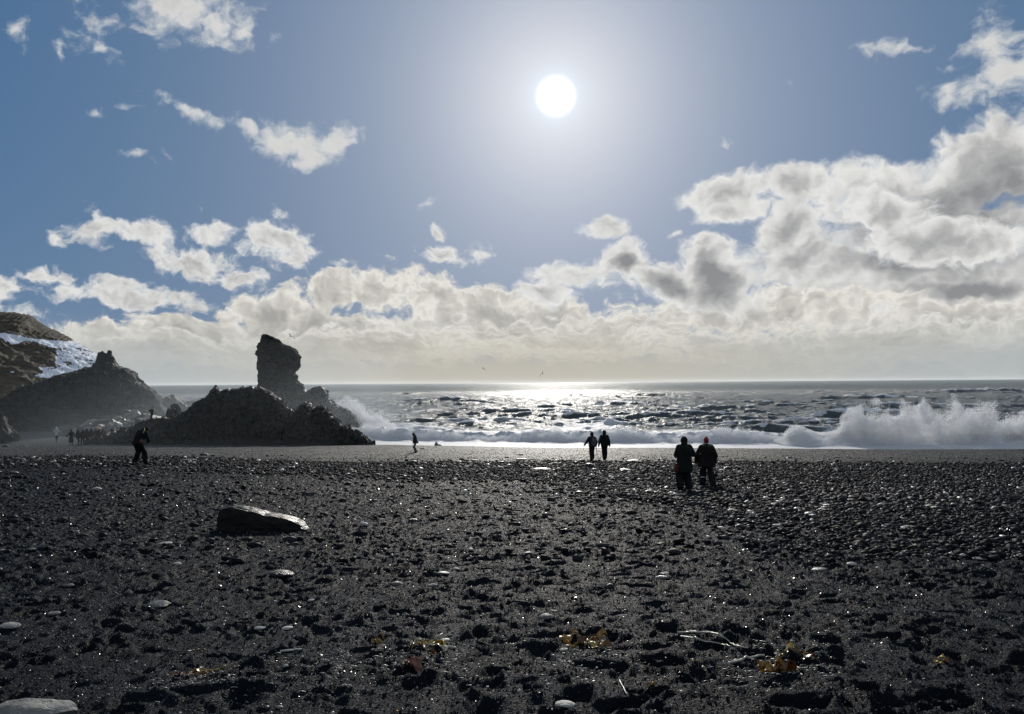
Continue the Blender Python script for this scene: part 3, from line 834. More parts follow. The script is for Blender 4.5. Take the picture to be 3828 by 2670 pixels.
# glinting grains near the camera
X, Y, r = scatter_pts(210000, 2.9, 34, 51)
sz = Y ** .75 * r.uniform(.0008, .0020, len(X)) * (1 + 1.2 * (r.uniform(size=len(X)) < .08))
g = ground(X, Y, True)
mi = np.where(r.uniform(size=len(X)) < .55, 0, 1)
mi = np.where(r.uniform(size=len(X)) < .035, 2, mi)
mi = np.where(r.uniform(size=len(X)) < .30, 3, mi)
ms = scatter_mesh('gravel', np.stack([X, Y, g + sz * .25], -1), sz, .6, OCT, OF, [M_G1, M_G2, M_G3, M_G4], mi, False, 1, tilt=.6)
tag(link('gravel', ms), 'fine black gravel grains spread over the sand', 'gravel', kind='stuff')
# shingle band
X, Y, r = scatter_pts(170000, 9, 54, 52)
keep = r.uniform(size=len(X)) < np.clip(band(X, Y) + .045, 0, 1) * (.35 + .65 * np.clip(Y / 30, 0, 1))
X, Y = X[keep], Y[keep]
sz = .024 + .030 * r.gamma(1.6, .7, len(X)); sz = np.clip(sz, .015, .14) * np.where(Y < 18, .7, 1)
g = ground(X, Y)
mi = np.where(r.uniform(size=len(X)) < .72, 0, 1); mi = np.where(r.uniform(size=len(X)) < .02, 2, mi)
ms = scatter_mesh('shingle', np.stack([X, Y, g + sz * .22], -1), sz, r.uniform(.35, .6, len(X)), I1, F1, [M_G1, M_G2, M_G3], mi, True, 2, tilt=.22)
tag(link('shingle', ms), 'band of rounded black pebbles across the middle of the beach', 'shingle', kind='stuff')
# sparse grit on the far sand
X, Y, r = scatter_pts(26000, 44, 88, 53)
keep = ground0(X, Y) > .15; X, Y = X[keep], Y[keep]
sz = r.uniform(.02, .05, len(X))
mi = np.where(r.uniform(size=len(X)) < .5, 0, 1); mi = np.where(r.uniform(size=len(X)) < .04, 2, mi)
ms = scatter_mesh('coarse_sand', np.stack([X, Y, ground(X, Y) + sz * .2], -1), sz, .45, OCT, OF, [M_G1, M_G2, M_G3], mi, False, 3)
tag(link('coarse_sand', ms), 'coarse grit scattered over the smooth sand near the surf', 'grit', kind='stuff')
# tumbled boulders under the cliff
r = np.random.default_rng(61)
px = np.concatenate([r.uniform(215, 560, 330), r.normal(430, 60, 200)]); fr = r.uniform(0, 1, len(px))
fx = np.interp(px, [210, 300, 420, 480, 560, 700], [1618, 1600, 1570, 1545, 1560, 1585])
py = fx + (1622 - fx) * fr
D = np.interp(py, [1540, 1622], [114, 104]) + r.uniform(-1.5, 1.5, len(px))
C = at(px, py, D)
sz = r.gamma(2.2, .16, len(px)) + .15
mi = (r.uniform(size=len(px)) < .35).astype(int)
M_TAL = mat_rock('talus', (.07, .072, .07), (.16, .16, .15), .5, .3, 2.0)
ms = scatter_mesh('rubble', C, sz, r.uniform(.5, .9, len(px)), I2, F2, [M_WET, M_TAL], mi, False, 4, tilt=.6, jitter=.16)
tag(link('rubble', ms), 'heap of tumbled wet boulders at the foot of the cliff', 'rubble', kind='stuff')


def stone_mesh(name, rx, ry, rz, mat, seed, rugged=.25, sub=None, cut=6, flatb=.35):
    Vb, Fb = sub or (I4, F4)
    V = Vb.copy(); r = np.random.default_rng(seed)
    for _ in range(cut):                       # planar breaks
        nrm = r.normal(size=3); nrm /= np.linalg.norm(nrm); dd = r.uniform(.62, .9)
        e = V @ nrm - dd; V = V - np.clip(e, 0, None)[:, None] * nrm * .9
    V = V * (1 + rugged * fbm(Vb * 1.6 + seed, 4, .5)[:, None])
    V = V * np.array([rx, ry, rz])
    V[:, 2] = np.where(V[:, 2] < -flatb * rz, -flatb * rz, V[:, 2])
    return mesh_np(name, V, Fb, mat, smooth=cut < 3)


M_ST_D = mat_rock('dark_stone', (.012, .0125, .014), (.026, .026, .026), .55, .2, 6)
M_ST_G = mat_rock('grey_stone', (.06, .061, .06), (.12, .12, .115), .6, .2, 8, .5)
M_ST_W = mat_rock('white_stone', (.22, .22, .21), (.36, .355, .34), .65, .15, 8, .35)
M_ST_P = mat_rock('pale_stone', (.12, .12, .113), (.23, .225, .21), .75, .1, 5, .6)
CM = {'d': M_ST_D, 'g': M_ST_G, 'w': M_ST_W, 'p': M_ST_P}


def stone(px, py, wpx, asp, c, label, cat='stone', name='stone', seed=None, group=None, rugged=.12, cut=3, rot=None, depth=.8):
    """px,py is the middle of the foot of the stone in the photograph, wpx its width there"""
    p = gpt(px, py); wm = wpx / F * p[1] * (.86 if c in 'pw' else .95); asp = asp * (.62 if c in 'pwg' else .85)
    seed = seed or int(px * 7 + py)
    rx = wm / 2 * 1.05; rz = rx * asp * 1.5
    ms = stone_mesh(name, rx, rx * depth, rz, CM[c], seed, rugged, (I4, F4), cut)
    o = link(name, ms, loc=(p[0], p[1] + rx * depth * .6, p[2] + rz * .22))
    o.rotation_euler = (random.uniform(-.06, .06), random.uniform(-.08, .08), random.uniform(-.3, .3) if rot is None else rot)
    return tag(o, label, cat, group)


# ------------------------------------------------------------------ spray of the breaking surf
def mat_spray():
    mt = bpy.data.materials.new('white_water'); mt.use_nodes = True; n = NT(mt.node_tree)
    d = n.node('ShaderNodeBsdfDiffuse', {'Color': (.98, .982, .985)}); t = n.node('ShaderNodeBsdfTranslucent', {'Color': (.99, .99, .992)})
    mx = n.node('ShaderNodeMixShader', {0: .64, 1: d.outputs[0], 2: t.outputs[0]})
    n.l.new(mx.outputs[0], n.node('ShaderNodeOutputMaterial').inputs[0])
    return mt


M_SPR = mat_spray()
TETV = np.array([[1, 1, 1], [-1, -1, 1], [-1, 1, -1], [1, -1, -1]], float) / 1.732
TETF = np.array([[0, 1, 2], [0, 3, 1], [0, 2, 3], [1, 3, 2]])[:, ::-1]


def droplets(name, label, P, s, seed):
    r = np.random.default_rng(seed)
    n = len(P)
    q = r.normal(size=(n, 4)); q /= np.linalg.norm(q, axis=1)[:, None]
    a, b, c, d = q.T
    R = np.stack([np.stack([a * a + b * b - c * c - d * d, 2 * (b * c - a * d), 2 * (b * d + a * c)], -1),
                  np.stack([2 * (b * c + a * d), a * a - b * b + c * c - d * d, 2 * (c * d - a * b)], -1),
                  np.stack([2 * (b * d - a * c), 2 * (c * d + a * b), a * a - b * b - c * c + d * d], -1)], 1)
    V = np.einsum('nij,kj->nki', R, TETV) * s[:, None, None] + P[:, None, :]
    Fc = (TETF[None] + (np.arange(n) * 4)[:, None, None]).reshape(-1, 3)
    o = link(name, mesh_np(name, V.reshape(-1, 3), Fc, M_SPR, smooth=False))
    return tag(o, label, 'spray', kind='stuff')


r = np.random.default_rng(77)
TOP = np.array([(2890, 1650), (2925, 1606), (2955, 1588), (2990, 1596), (3030, 1612), (3075, 1622), (3110, 1612), (3125, 1590), (3145, 1562), (3170, 1540), (3200, 1528), (3230, 1520), (3260, 1503), (3290, 1494), (3315, 1497), (3345, 1516), (3362, 1505), (3374, 1478), (3386, 1503), (3410, 1524), (3435, 1518), (3448, 1486), (3460, 1516),
                (3500, 1528), (3511, 1490), (3520, 1524), (3542, 1508), (3560, 1478), (3574, 1510), (3600, 1520), (3650, 1524), (3672, 1500), (3697, 1460), (3714, 1495), (3740, 1530), (3790, 1540), (3828, 1518), (3900, 1530), (4000, 1560), (4200, 1620)], float)
N0 = 480000
px = r.uniform(2890, 4200, N0); D0 = 94.0
zt = at(px, np.interp(px, TOP[:, 0], TOP[:, 1]), D0)[:, 2]
q = r.beta(1.0, 1.08, N0) * 1.06
zz = q * zt
yy = D0 + r.normal(0, 1, N0) * (1.3 - .8 * q) - 1.5 * (1 - q)
xx = (px - W / 2) / F * D0
P = np.stack([xx, yy, zz], -1)
lean = fbm(np.stack([xx * .5, zz * .2, xx * 0], -1), 3) * .5
P[:, 0] += lean * zz * .4
nz = fbm(P * np.array([.42, .42, .38]) + 5, 4, .55)
edge = sm(q, .45, 1.1)
keep = nz > (-.34 + .42 * edge + .25 * r.uniform(size=N0))
P = P[keep]; q = q[keep]
droplets('surf_spray', 'tall white spray thrown up by the wave bursting at the right', P, r.uniform(.022, .055, len(P)) * (1 - .35 * q), 1)
# lower tumbling white water all along the beach
N1 = 330000
xx = r.uniform(-31, 44, N1); ys_ = shore_y(xx)
hump = 1.15 + .55 * perlin(np.stack([xx * .13, xx * 0 + 1.3, xx * 0], -1)) * 1.6 + .45 * fbm(np.stack([xx * .6, xx * 0 + 7, xx * 0], -1), 3)
hump = np.clip(hump * 1.3, .6, 2.8)
q = r.beta(1.1, 1.5, N1) * 1.1
P = np.stack([xx, ys_ + 9.7 + r.normal(0, 1.0, N1) - .8 * (1 - q), q * hump], -1)
nz = fbm(P * np.array([.9, .9, 1.1]) + 15, 4, .55)
keep = nz > (-.35 + .55 * sm(q, .4, 1.1) + .2 * r.uniform(size=N1))
P = P[keep]
droplets('surf_foam', 'long low roll of tumbling white water along the beach', P, r.uniform(.02, .045, len(P)), 2)
# burst against the foot of the stack
N2 = 110000
px = r.uniform(1225, 1560, N2)
tp = np.interp(px, [1225, 1245, 1262, 1284, 1310, 1340, 1375, 1420, 1480, 1560], [1560, 1520, 1492, 1479, 1483, 1500, 1530, 1556, 1592, 1626])
q = r.beta(1.1, 1.4, N2) * 1.1
D2 = 121 + r.normal(0, 2.0, N2)
zt = at(px, tp, 121.0)[:, 2]
P = np.stack([(px - W / 2) / F * D2, D2, q * zt], -1)
nz = fbm(P * .5 + 25, 4, .55); keep = nz > (-.4 + .6 * sm(q, .5, 1.1) + .2 * r.uniform(size=N2)); P = P[keep]
droplets('stack_spray', 'domed burst of spray beside the foot of the sea stack', P, r.uniform(.03, .06, len(P)), 3)


# ------------------------------------------------------------------ air
def box_mesh(name, lo, hi):
    x0, y0, z0 = lo; x1, y1, z1 = hi
    V = np.array([(x, y, z) for z in (z0, z1) for y in (y0, y1) for x in (x0, x1)])
    Fc = np.array([[0, 2, 3, 1], [4, 5, 7, 6], [0, 1, 5, 4], [2, 6, 7, 3], [0, 4, 6, 2], [1, 3, 7, 5]])
    return mesh_np(name, V, Fc, None, False)


def vol(name, lo, hi, dens, col, aniso, label=None, falloff=None):
    mt = bpy.data.materials.new(name); mt.use_nodes = True; n = NT(mt.node_tree)
    dn = dens
    if falloff:
        pos = n.node('ShaderNodeNewGeometry').outputs['Position']
        s_ = n.node('ShaderNodeSeparateXYZ', {0: pos})
        e = n.m('EXPONENT', n.m('MULTIPLY', n.m('MAXIMUM', s_.outputs[2], 0.0), -1.0 / falloff))
        nz_ = n.sstep(n.noise(pos, .12, 3, .5), .3, .7, .35, 1.5)
        mx_ = n.sstep(s_.outputs[0], lo[0], lo[0] + 8); mx2 = n.sstep(s_.outputs[0], hi[0], hi[0] - 10)
        nz_ = n.m('MULTIPLY', nz_, n.sstep(s_.outputs[1], 78, 99, .09, 1))
        dn = n.m('MULTIPLY', n.m('MULTIPLY', e, nz_), n.m('MULTIPLY', n.m('MULTIPLY', mx_, mx2), dens))
    v_ = n.node('ShaderNodeVolumePrincipled', {'Color': col, 'Density': dn, 'Anisotropy': aniso})
    n.l.new(v_.outputs[0], n.node('ShaderNodeOutputMaterial').inputs['Volume'])
    me = box_mesh(name, lo, hi); me.materials.append(mt)
    o = link(name, me); tag(o, label, kind='stuff')
    return o


vol('haze', (-23000, -700, -6), (23000, 14600, 30), HAZE, (.90, .95, 1.0), .45, 'thin salty haze over sea and beach')
vol('sea_mist', (-64, 40, -.5), (-15, 150, 13), MIST, (.82, .92, 1.0), .6, 'drifting sea mist low between the crag and the cliff', falloff=4.0)


# ------------------------------------------------------------------ people
def capsule(p0, r0, p1, r1, n=12, flat=None):
    p0 = np.array(p0, float); p1 = np.array(p1, float); d = p1 - p0; L = np.linalg.norm(d) + 1e-9; d /= L
    a = np.array([1, 0, 0]) if abs(d[0]) < .8 else np.array([0, 1, 0])
    u = np.cross(d, a); u /= np.linalg.norm(u); v = np.cross(d, u)
    st = [(-r0 * math.cos(t), r0 * math.sin(t)) for t in (.0, .5, 1.0, 1.5)] + [(L + r1 * math.sin(t), r1 * math.cos(t)) for t in (0, .5, 1.0, 1.5)]
    th = np.linspace(0, 2 * np.pi, n, endpoint=False)
    V = [p0 - d * r0]; ring = []
    for z, rr in st[1:]:
        ring.append(len(V))
        for t in th: V.append(p0 + d * z + (u * math.cos(t) + v * math.sin(t)) * max(rr, 1e-4))
    V.append(p1 + d * r1)
    Fc = []
    for k in range(n): Fc.append((0, ring[0] + (k + 1) % n, ring[0] + k))
    for a_, b_ in zip(ring[:-1], ring[1:]):
        for k in range(n): Fc.append((a_ + k, a_ + (k + 1) % n, b_ + (k + 1) % n, b_ + k))
    e = len(V) - 1
    for k in range(n): Fc.append((e, ring[-1] + k, ring[-1] + (k + 1) % n))
    return np.array(V), Fc


def ellipsoid(c, rad, rx=0.0, rz=0.0):
    V = I2 * np.array(rad)
    V = V @ np.array(Matrix.Rotation(rx, 3, 'X')).T @ np.array(Matrix.Rotation(rz, 3, 'Z')).T + np.array(c)
    return V, F2.tolist()


def loft(rings, n=20):
    """rings: (center xyz, rx, ry) from bottom to top, closed"""
    V = []; Fc = []; th = np.linspace(0, 2 * np.pi, n, endpoint=False)
    for (c, rx, ry) in rings:
        for t in th: V.append((c[0] + rx * math.cos(t), c[1] + ry * math.sin(t), c[2]))
    for i in range(len(rings) - 1):
        for k in range(n):
            a_, b_ = i * n, (i + 1) * n
            Fc.append((a_ + k, a_ + (k + 1) % n, b_ + (k + 1) % n, b_ + k))
    Fc.append(tuple(range(n))[::-1]); Fc.append(tuple(range((len(rings) - 1) * n, len(rings) * n)))
    return np.array(V), Fc


def remesh(prims, voxel, name, mats, smooth_it=3):
    """join overlapping closed pieces into one continuous skin"""
    V = []; Fc = []; off = 0
    for (v, f, m_) in prims:
        V.append(v); Fc += [tuple(i + off for i in q) for q in f]; off += len(v)
    me = mesh_np(name + '_raw', np.concatenate(V), [list(f) for f in Fc], None, True)
    o = bpy.data.objects.new('tmp', me); COL.objects.link(o)
    md = o.modifiers.new('r', 'REMESH'); md.mode = 'VOXEL'; md.voxel_size = voxel; md.use_smooth_shade = True
    ms_ = o.modifiers.new('s', 'SMOOTH'); ms_.iterations = smooth_it; ms_.factor = .5
    dg = bpy.context.evaluated_depsgraph_get(); dg.update()
    out = bpy.data.meshes.new_from_object(o.evaluated_get(dg)); out.name = name
    bpy.data.objects.remove(o); bpy.data.meshes.remove(me)
    out.materials.clear()
    for mt in mats: out.materials.append(mt)
    n = len(out.polygons)
    if len(mats) > 1 and n:
        C = np.zeros(n * 3, np.float32); out.polygons.foreach_get('center', C); C = C.reshape(-1, 3)
        best = np.full(n, 1e9); idx = np.zeros(n, np.int32)
        for (v, f, m_) in prims:
            c = v.mean(0); ex = v - c
            dd = np.min(np.linalg.norm(C[:, None, :] - v[None, ::max(1, len(v) // 14), :], axis=2), axis=1)
            k = dd < best; best[k] = dd[k]; idx[k] = m_
        out.polygons.foreach_set('material_index', idx)
    out.polygons.foreach_set('use_smooth', np.ones(n, bool))
    return out


def cloth(name, c, rough=.85, var=.25): return mat_basic(name, tuple(x * (.6 if max(c) < .06 else 1) for x in c), rough, var, 9, .5, 35, spec=.2, matt=.6)


M_SKIN = mat_basic('skin', (.42, .26, .19), .6, .1, 8, .1, 60)
M_BOOT = cloth('boot_leather', (.015, .014, .014), .7)
CLO = {}


def cl(c):
    k = tuple(round(x, 3) for x in c)
    if k not in CLO: CLO[k] = cloth('cloth', c)
    return CLO[k]


def person(label, foot, h, face=0.0, lean=0.0, side=0.0, headtilt=0.0, legs=((0, 0), (0, 0)), arms=(None, None), stance=.11, coat=(.02, .02, .022), coatlen=.80, flare=1.0,
           trousers=(.02, .02, .025), hood=None, hoodup=True, hat=None, baggy=1.0, vox=.016, group=None, bulk=1.0, crouch=0.0, extras=(), fur=None):
    """face: heading, 0 looks away from the camera; legs: (forward, sideways) of each ankle, left then right; arms: (elbow, hand) offsets from the shoulder"""
    k = h / 1.75
    root = thing('person', label, 'person', tuple(foot), group, face)
    root.scale = (k, k, k)
    hz = .93 - crouch

    def U(p):
        p = np.array(p, float) - (0, 0, hz)
        cl_, sl_ = math.cos(lean), math.sin(lean)
        y, z = p[1] * cl_ + p[2] * sl_, -p[1] * sl_ + p[2] * cl_
        cs, ss = math.cos(side), math.sin(side)
        x, z = p[0] * cs + z * ss, -p[0] * ss + z * cs
        return np.array([x, y, z + hz])

    dz = -crouch
    B = []; add = lambda vf, m_: B.append((vf[0], vf[1], m_))
    SK, TR, BO = 0, 1, 2
    add(ellipsoid((0, 0, hz + .02), (.165, .115, .12)), TR)
    for sgn, (fwd, sd_) in zip((-1, 1), legs):
        hip = np.array([sgn * .09, 0, hz - .02]); ank = np.array([sgn * stance + sd_, fwd, .09 + max(0, abs(fwd) - .22) * .25])
        mid = (hip + ank) / 2; L = np.linalg.norm(hip - ank); bend = math.sqrt(max(0, (.44) ** 2 - (L / 2) ** 2)) if L < .88 else .02
        kn = mid + np.array([0, bend + (.015 if bend < .03 else 0), .02])
        add(capsule(hip, .092 * baggy, kn, .062 * baggy), TR); add(capsule(kn, .062 * baggy + (baggy - 1) * .06, ank + (0, 0, .06), .046 + (baggy - 1) * .13), TR)
        add(capsule(ank, .047, ank + (0, -.02, -.03), .044), BO); add(capsule(ank + (0, -.02, -.045), .042, ank + (sgn * .02, .155, -.05), .036), BO)
    add(loft([(U((0, 0, .95 + dz)), .15, .105), (U((0, .0, 1.08 + dz)), .14, .10), (U((0, .005, 1.28 + dz)), .17, .12), (U((0, .0, 1.42 + dz)), .16, .10)]), SK)
    neck = U((0, 0, 1.45 + dz)); hc = neck + (U((0, .015, 1.635 + dz)) - neck)
    ht = lean + headtilt
    hd = neck + np.array([math.sin(side) * .17, math.sin(ht) * .17 + .015, math.cos(ht) * .17])
    add(capsule(neck - (0, 0, .03), .062, hd, .058), SK)
    add(ellipsoid(hd, (.076, .096, .112), -headtilt - lean), SK)
    fv = np.array([0, math.cos(ht), -math.sin(ht)]); uv_ = np.array([0, math.sin(ht), math.cos(ht)])
    add(ellipsoid(hd + fv * .03 - uv_ * .055, (.050, .060, .045), -ht), SK)
    add(ellipsoid(hd + fv * .102 - uv_ * .018, (.013, .018, .022), -ht), SK)
    add(ellipsoid(hd + fv * .094 - uv_ * .062, (.024, .008, .008), -ht), SK)
    for sgn in (-1, 1): add(ellipsoid(hd + np.array([sgn * .078, 0, 0]) - uv_ * .01, (.012, .022, .032), -ht), SK)
    CO = []; addc = lambda vf, m_=0: CO.append((vf[0], vf[1], m_))
    g = bulk
    for i, sgn in enumerate((-1, 1)):
        sh = U((sgn * .185, 0, 1.40 + dz))
        el, ha = arms[i] if arms[i] is not None else ((sgn * .06, -.01, -.29), (sgn * .09, .06, -.54))
        el = sh + np.array(el); ha = sh + np.array(ha)
        add(capsule(sh, .050, el, .040), SK); add(capsule(el, .040, ha, .027), SK)
        d = ha - el; d /= np.linalg.norm(d)
        pv = np.array([0, 1, 0]) - d * d[1]; pv /= np.linalg.norm(pv) + 1e-6; qv = np.cross(d, pv)
        palm = ha + d * .045
        add(capsule(ha + d * .01, .030, palm, .034), SK)
        for j in range(4):
            b0 = palm + pv * (.024 - .016 * j) + d * .030; ln = (.040, .045, .042, .033)[j]
            b1 = b0 + d * ln * .6 + qv * .006 * -sgn; b2 = b1 + d * ln * .45 + qv * .020 * -sgn
            add(capsule(b0, .0095, b1, .009, 8), SK); add(capsule(b1, .009, b2, .008, 8), SK)
        t0 = ha + d * .02 + pv * .028; add(capsule(t0, .011, t0 + pv * .028 + d * .030, .009, 8), SK)
        addc(capsule(sh + np.array([-sgn * .02, 0, .0]), .088 * g, el, .068 * g)); addc(capsule(el, .068 * g, ha - d * .01, .050 * g))
    body = remesh(B, vox * .8, 'body', [M_SKIN, cl(trousers), M_BOOT], 2)
    link('body', body, root)
    hem = coatlen + dz
    rings = []
    for z, rx, ry in [(hem, .200 * flare, .150 * flare), (hem + .06, .198 * flare, .150 * flare), (1.0, .19, .145), (1.12, .18, .14), (1.30, .205, .15), (1.40, .195, .13), (1.47, .12, .10)]:
        if z < hem + .02 and z != hem: continue
        if z > hem + .05 or z == hem or z == hem + .06:
            zz_ = z + (dz if z >= 1.0 else 0)
            p_ = U((0, 0, zz_)) if zz_ > hz - .05 else np.array([0, 0, zz_])
            rings.append((p_, rx * g, ry * g))
    rings.sort(key=lambda q_: q_[0][2]) if lean < .5 else None
    addc(loft(rings))
    coat_m = remesh(CO, vox, 'coat', [cl(coat)], 3)
    link('coat', coat_m, root)
    if hood:
        if hoodup:
            Hh = [(*ellipsoid(hd - fv * .035 + uv_ * .01, (.118, .125, .145), -ht), 0), (*capsule(neck - (0, .02, .02), .115, hd - fv * .06, .10), 0),
                  (*ellipsoid(hd - fv * .07 + uv_ * .07, (.07, .07, .08), -ht), 0)]
        else:
            Hh = [(*ellipsoid(neck + (0, -.08, .02), (.14, .09, .09)), 0), (*ellipsoid(neck + (0, -.02, .03), (.125, .11, .06)), 0)]
        link('hood', remesh(Hh, vox, 'hood', [cl(hood)], 2), root)
    if fur:
        Fv, Ff, = [], []
        rr = np.random.default_rng(3); pr_ = []
        for a_ in np.linspace(0, 2 * np.pi, 26, endpoint=False):
            c_ = neck + np.array([math.cos(a_) * .135, -.03 + math.sin(a_) * .10, .045 + .02 * math.sin(a_)])
            pr_.append((*ellipsoid(c_ + rr.normal(0, .006, 3), (.034, .034, .034)), 0))
        link('fur_trim', remesh(pr_, .011, 'fur_trim', [cl(fur)], 0), root)
    if hat:
        col_, typ = hat
        Hh = [(*ellipsoid(hd + uv_ * .045 - fv * .01, (.092, .108, .088 if typ != 'point' else .13), -ht), 0)]
        if typ == 'point': Hh.append((*capsule(hd + uv_ * .08, .06, hd + uv_ * .19, .018), 0))
        if typ == 'band': Hh = [(*loft([(hd + uv_ * .0 - fv * .0, .085, .105), (hd + uv_ * .05, .088, .108)]), 0)]
        link('hat', remesh(Hh, vox * .8, 'hat', [cl(col_)], 2), root)
    for (nm, prim, c_) in extras:
        link(nm, remesh([(*prim, 0)] if not isinstance(prim, list) else [(*p_, 0) for p_ in prim], .011, nm, [cl(c_)], 1), root)
    return root


def hung(nm, label, cat, root, prims, col_, vox=.012):
    """a thing someone carries: its own object, placed with the carrier"""
    me = remesh([(*p_, 0) for p_ in prims], vox, nm, [cl(col_)], 2)
    o = link(nm, me); o.location = root.location; o.rotation_euler = root.rotation_euler; o.scale = root.scale
    return tag(o, label, cat)


def stand(px, py, hpx, Y=None):
    """feet point and height in metres from the photograph"""
    if Y is None: p = gpt(px, py)
    else: p = at(px, py, Y)
    return p, hpx / F * p[1]


# tall figure in a long hooded parka, photographing
p, h = stand(2560, 1836, 199)
pa = person('person in a long dark hooded parka, back turned, hands raised to the face', p, h, face=0.05, stance=.145, coat=(.018, .022, .022), coatlen=.60, flare=1.05, trousers=(.016, .020, .022), hood=(.022, .021, .018),
            baggy=1.62, bulk=1.32, arms=(((-.06, .08, -.25), (.10, .24, -.02)), ((.13, .06, -.23), (-.08, .23, .02))), vox=.013, headtilt=.1)
hung('shoulder_bag', 'dull red shoulder bag hanging at the left hip of the tall parka figure', 'bag', pa,
     [loft([((-.27, -.02, .60), .06, .10), ((-.275, -.02, .66), .085, .13), ((-.26, -.02, .78), .075, .12), ((-.24, -.02, .90), .04, .07)]), capsule((-.24, -.02, .88), .012, (-.17, -.13, 1.20), .012), capsule((-.17, -.13, 1.20), .012, (.10, -.12, 1.46), .012)], (.07, .018, .020))
hung('camera', 'small black camera held up by the tall parka figure', 'camera', pa, [loft([((-.0, .235, 1.44), .06, .02), ((-.0, .235, 1.51), .06, .02)]), capsule((0, .24, 1.475), .028, (0, .285, 1.475), .026)], (.01, .01, .01))
p, h = stand(2643, 1824, 182)
pb = person('person in a red beanie and bulky dark parka with fur collar, walking away', p, h, face=-.10, stance=.13, legs=((.16, 0), (-.20, .05)), coat=(.020, .018, .018), coatlen=.74, flare=1.12, trousers=(.018, .020, .023), hood=(.03, .026, .022),
            hoodup=False, hat=((.17, .014, .018), 'point'), fur=(.14, .12, .10), bulk=1.44, baggy=1.55, arms=(((-.15, 0, -.28), (-.16, .10, -.52)), ((.12, -.03, -.28), (.10, -.02, -.50))), vox=.013,
            extras=[('sleeve_patch', capsule((-.30, -.06, 1.20), .030, (-.20, -.12, 1.20), .030), (.16, .07, .05)), ('sleeve_patch', capsule((.335, -.02, 1.19), .026, (.31, -.09, 1.20), .026), (.16, .07, .05)),
                    ('reflective_band', loft([((-.125, .135, .33), .092, .095), ((-.125, .13, .37), .094, .097)]), (.42, .44, .42))])
# two walkers further down
p, h = stand(2214, 1722, 105)
pc = person('hooded walker with a grey rucksack, mid stride, arm swung out', p, h, face=.25, lean=.06, stance=.11, legs=((-.22, -.02), (.26, .05)), coat=(.026, .027, .030), coatlen=.84, trousers=(.016, .018, .022), hood=(.028, .025, .026), bulk=1.16, baggy=1.3,
            arms=(((-.16, .02, -.25), (-.28, .08, -.45)), ((.13, .0, -.26), (.12, .08, -.50))), vox=.018)
hung('rucksack', 'grey rucksack on the back of the hooded walker', 'rucksack', pc, [loft([((.05, -.17, .92), .13, .08), ((.06, -.20, 1.05), .16, .11), ((.06, -.19, 1.28), .15, .10), ((.05, -.15, 1.42), .10, .06)])], (.075, .078, .085), .018)
hung('umbrella', 'folded red umbrella hanging from the hand of the rucksack walker', 'umbrella', pc, [capsule((.31, .08, .84), .018, (.33, .06, .50), .022), capsule((.33, .06, .50), .012, (.335, .05, .38), .006)], (.13, .03, .03), .008)
p, h = stand(2260, 1722, 112)
pd = person('walker in a black hooded jacket and black trousers beside the rucksack walker', p, h, face=-.1, stance=.075, legs=((-.10, .05), (.12, -.02)), coat=(.018, .020, .020), coatlen=.84, trousers=(.012, .014, .015), hood=(.030, .027, .024), bulk=1.12, baggy=1.38,
            arms=(((-.10, .0, -.28), (-.14, .05, -.55)), ((.09, .0, -.28), (.12, .05, -.55))), vox=.018)
# bent beachcomber, left
p, h = stand(514, 1737, 152)
pe = person('stooping person in black with head bowed and a pale yellow headband strap', p, h, face=-.35, lean=.50, headtilt=.75, stance=.12, legs=((0, -.02), (.20, .10)), coat=(.012, .014, .016), coatlen=.86, trousers=(.012, .013, .015), hood=(.013, .014, .016), bulk=1.28, baggy=1.45,
            arms=(((-.13, .05, -.27), (-.17, .12, -.52)), ((.14, .0, -.26), (.10, .08, -.40))), vox=.017)
hung('head_strap', 'pale yellow strap curving over the stooping person', 'strap', pe, [capsule((-.12, .37, 1.50), .013, (-.02, .35, 1.555), .014), capsule((-.02, .35, 1.555), .014, (.10, .28, 1.53), .014), capsule((.10, .28, 1.53), .014, (.18, .18, 1.44), .013), capsule((.18, .18, 1.44), .013, (.205, .10, 1.36), .012)], (.55, .53, .25), .007)
hung('hip_bag', 'brown bag held at the hip of the stooping person', 'bag', pe, [ellipsoid((.20, .0, .98), (.15, .10, .10)), capsule((.22, 0, 1.02), .015, (.22, .14, 1.30), .015)], (.10, .055, .05), .014)
# lone walker near the water
p, h = stand(1554, 1694, 76)
pf = person('lone person in a brown jacket and jeans looking down near the water', p, h, face=1.45, lean=.16, headtilt=.55, stance=.06, legs=((.02, 0), (-.05, 0)), coat=(.045, .035, .034), coatlen=.84, trousers=(.06, .085, .105), hood=(.04, .032, .032), hoodup=True, bulk=1.08, baggy=1.1, vox=.022,
            arms=(((-.05, .04, -.28), (-.03, .10, -.52)), ((.05, -.05, -.27), (.03, .0, -.50))))
hung('waist_bag', 'small grey bag at the waist of the lone person in jeans', 'bag', pf, [ellipsoid((.05, -.17, .92), (.10, .07, .11))], (.10, .085, .09), .02)

# the crowd at the foot of the crag
DARK = (.022, .023, .026)


def far_person(label, px, py, hpx, Y=None, group=None, **kw):
    p_, h_ = stand(px, py, hpx, Y)
    kw.setdefault('vox', .028); kw.setdefault('hood', DARK)
    return person(label, p_, h_, group=group, **kw)


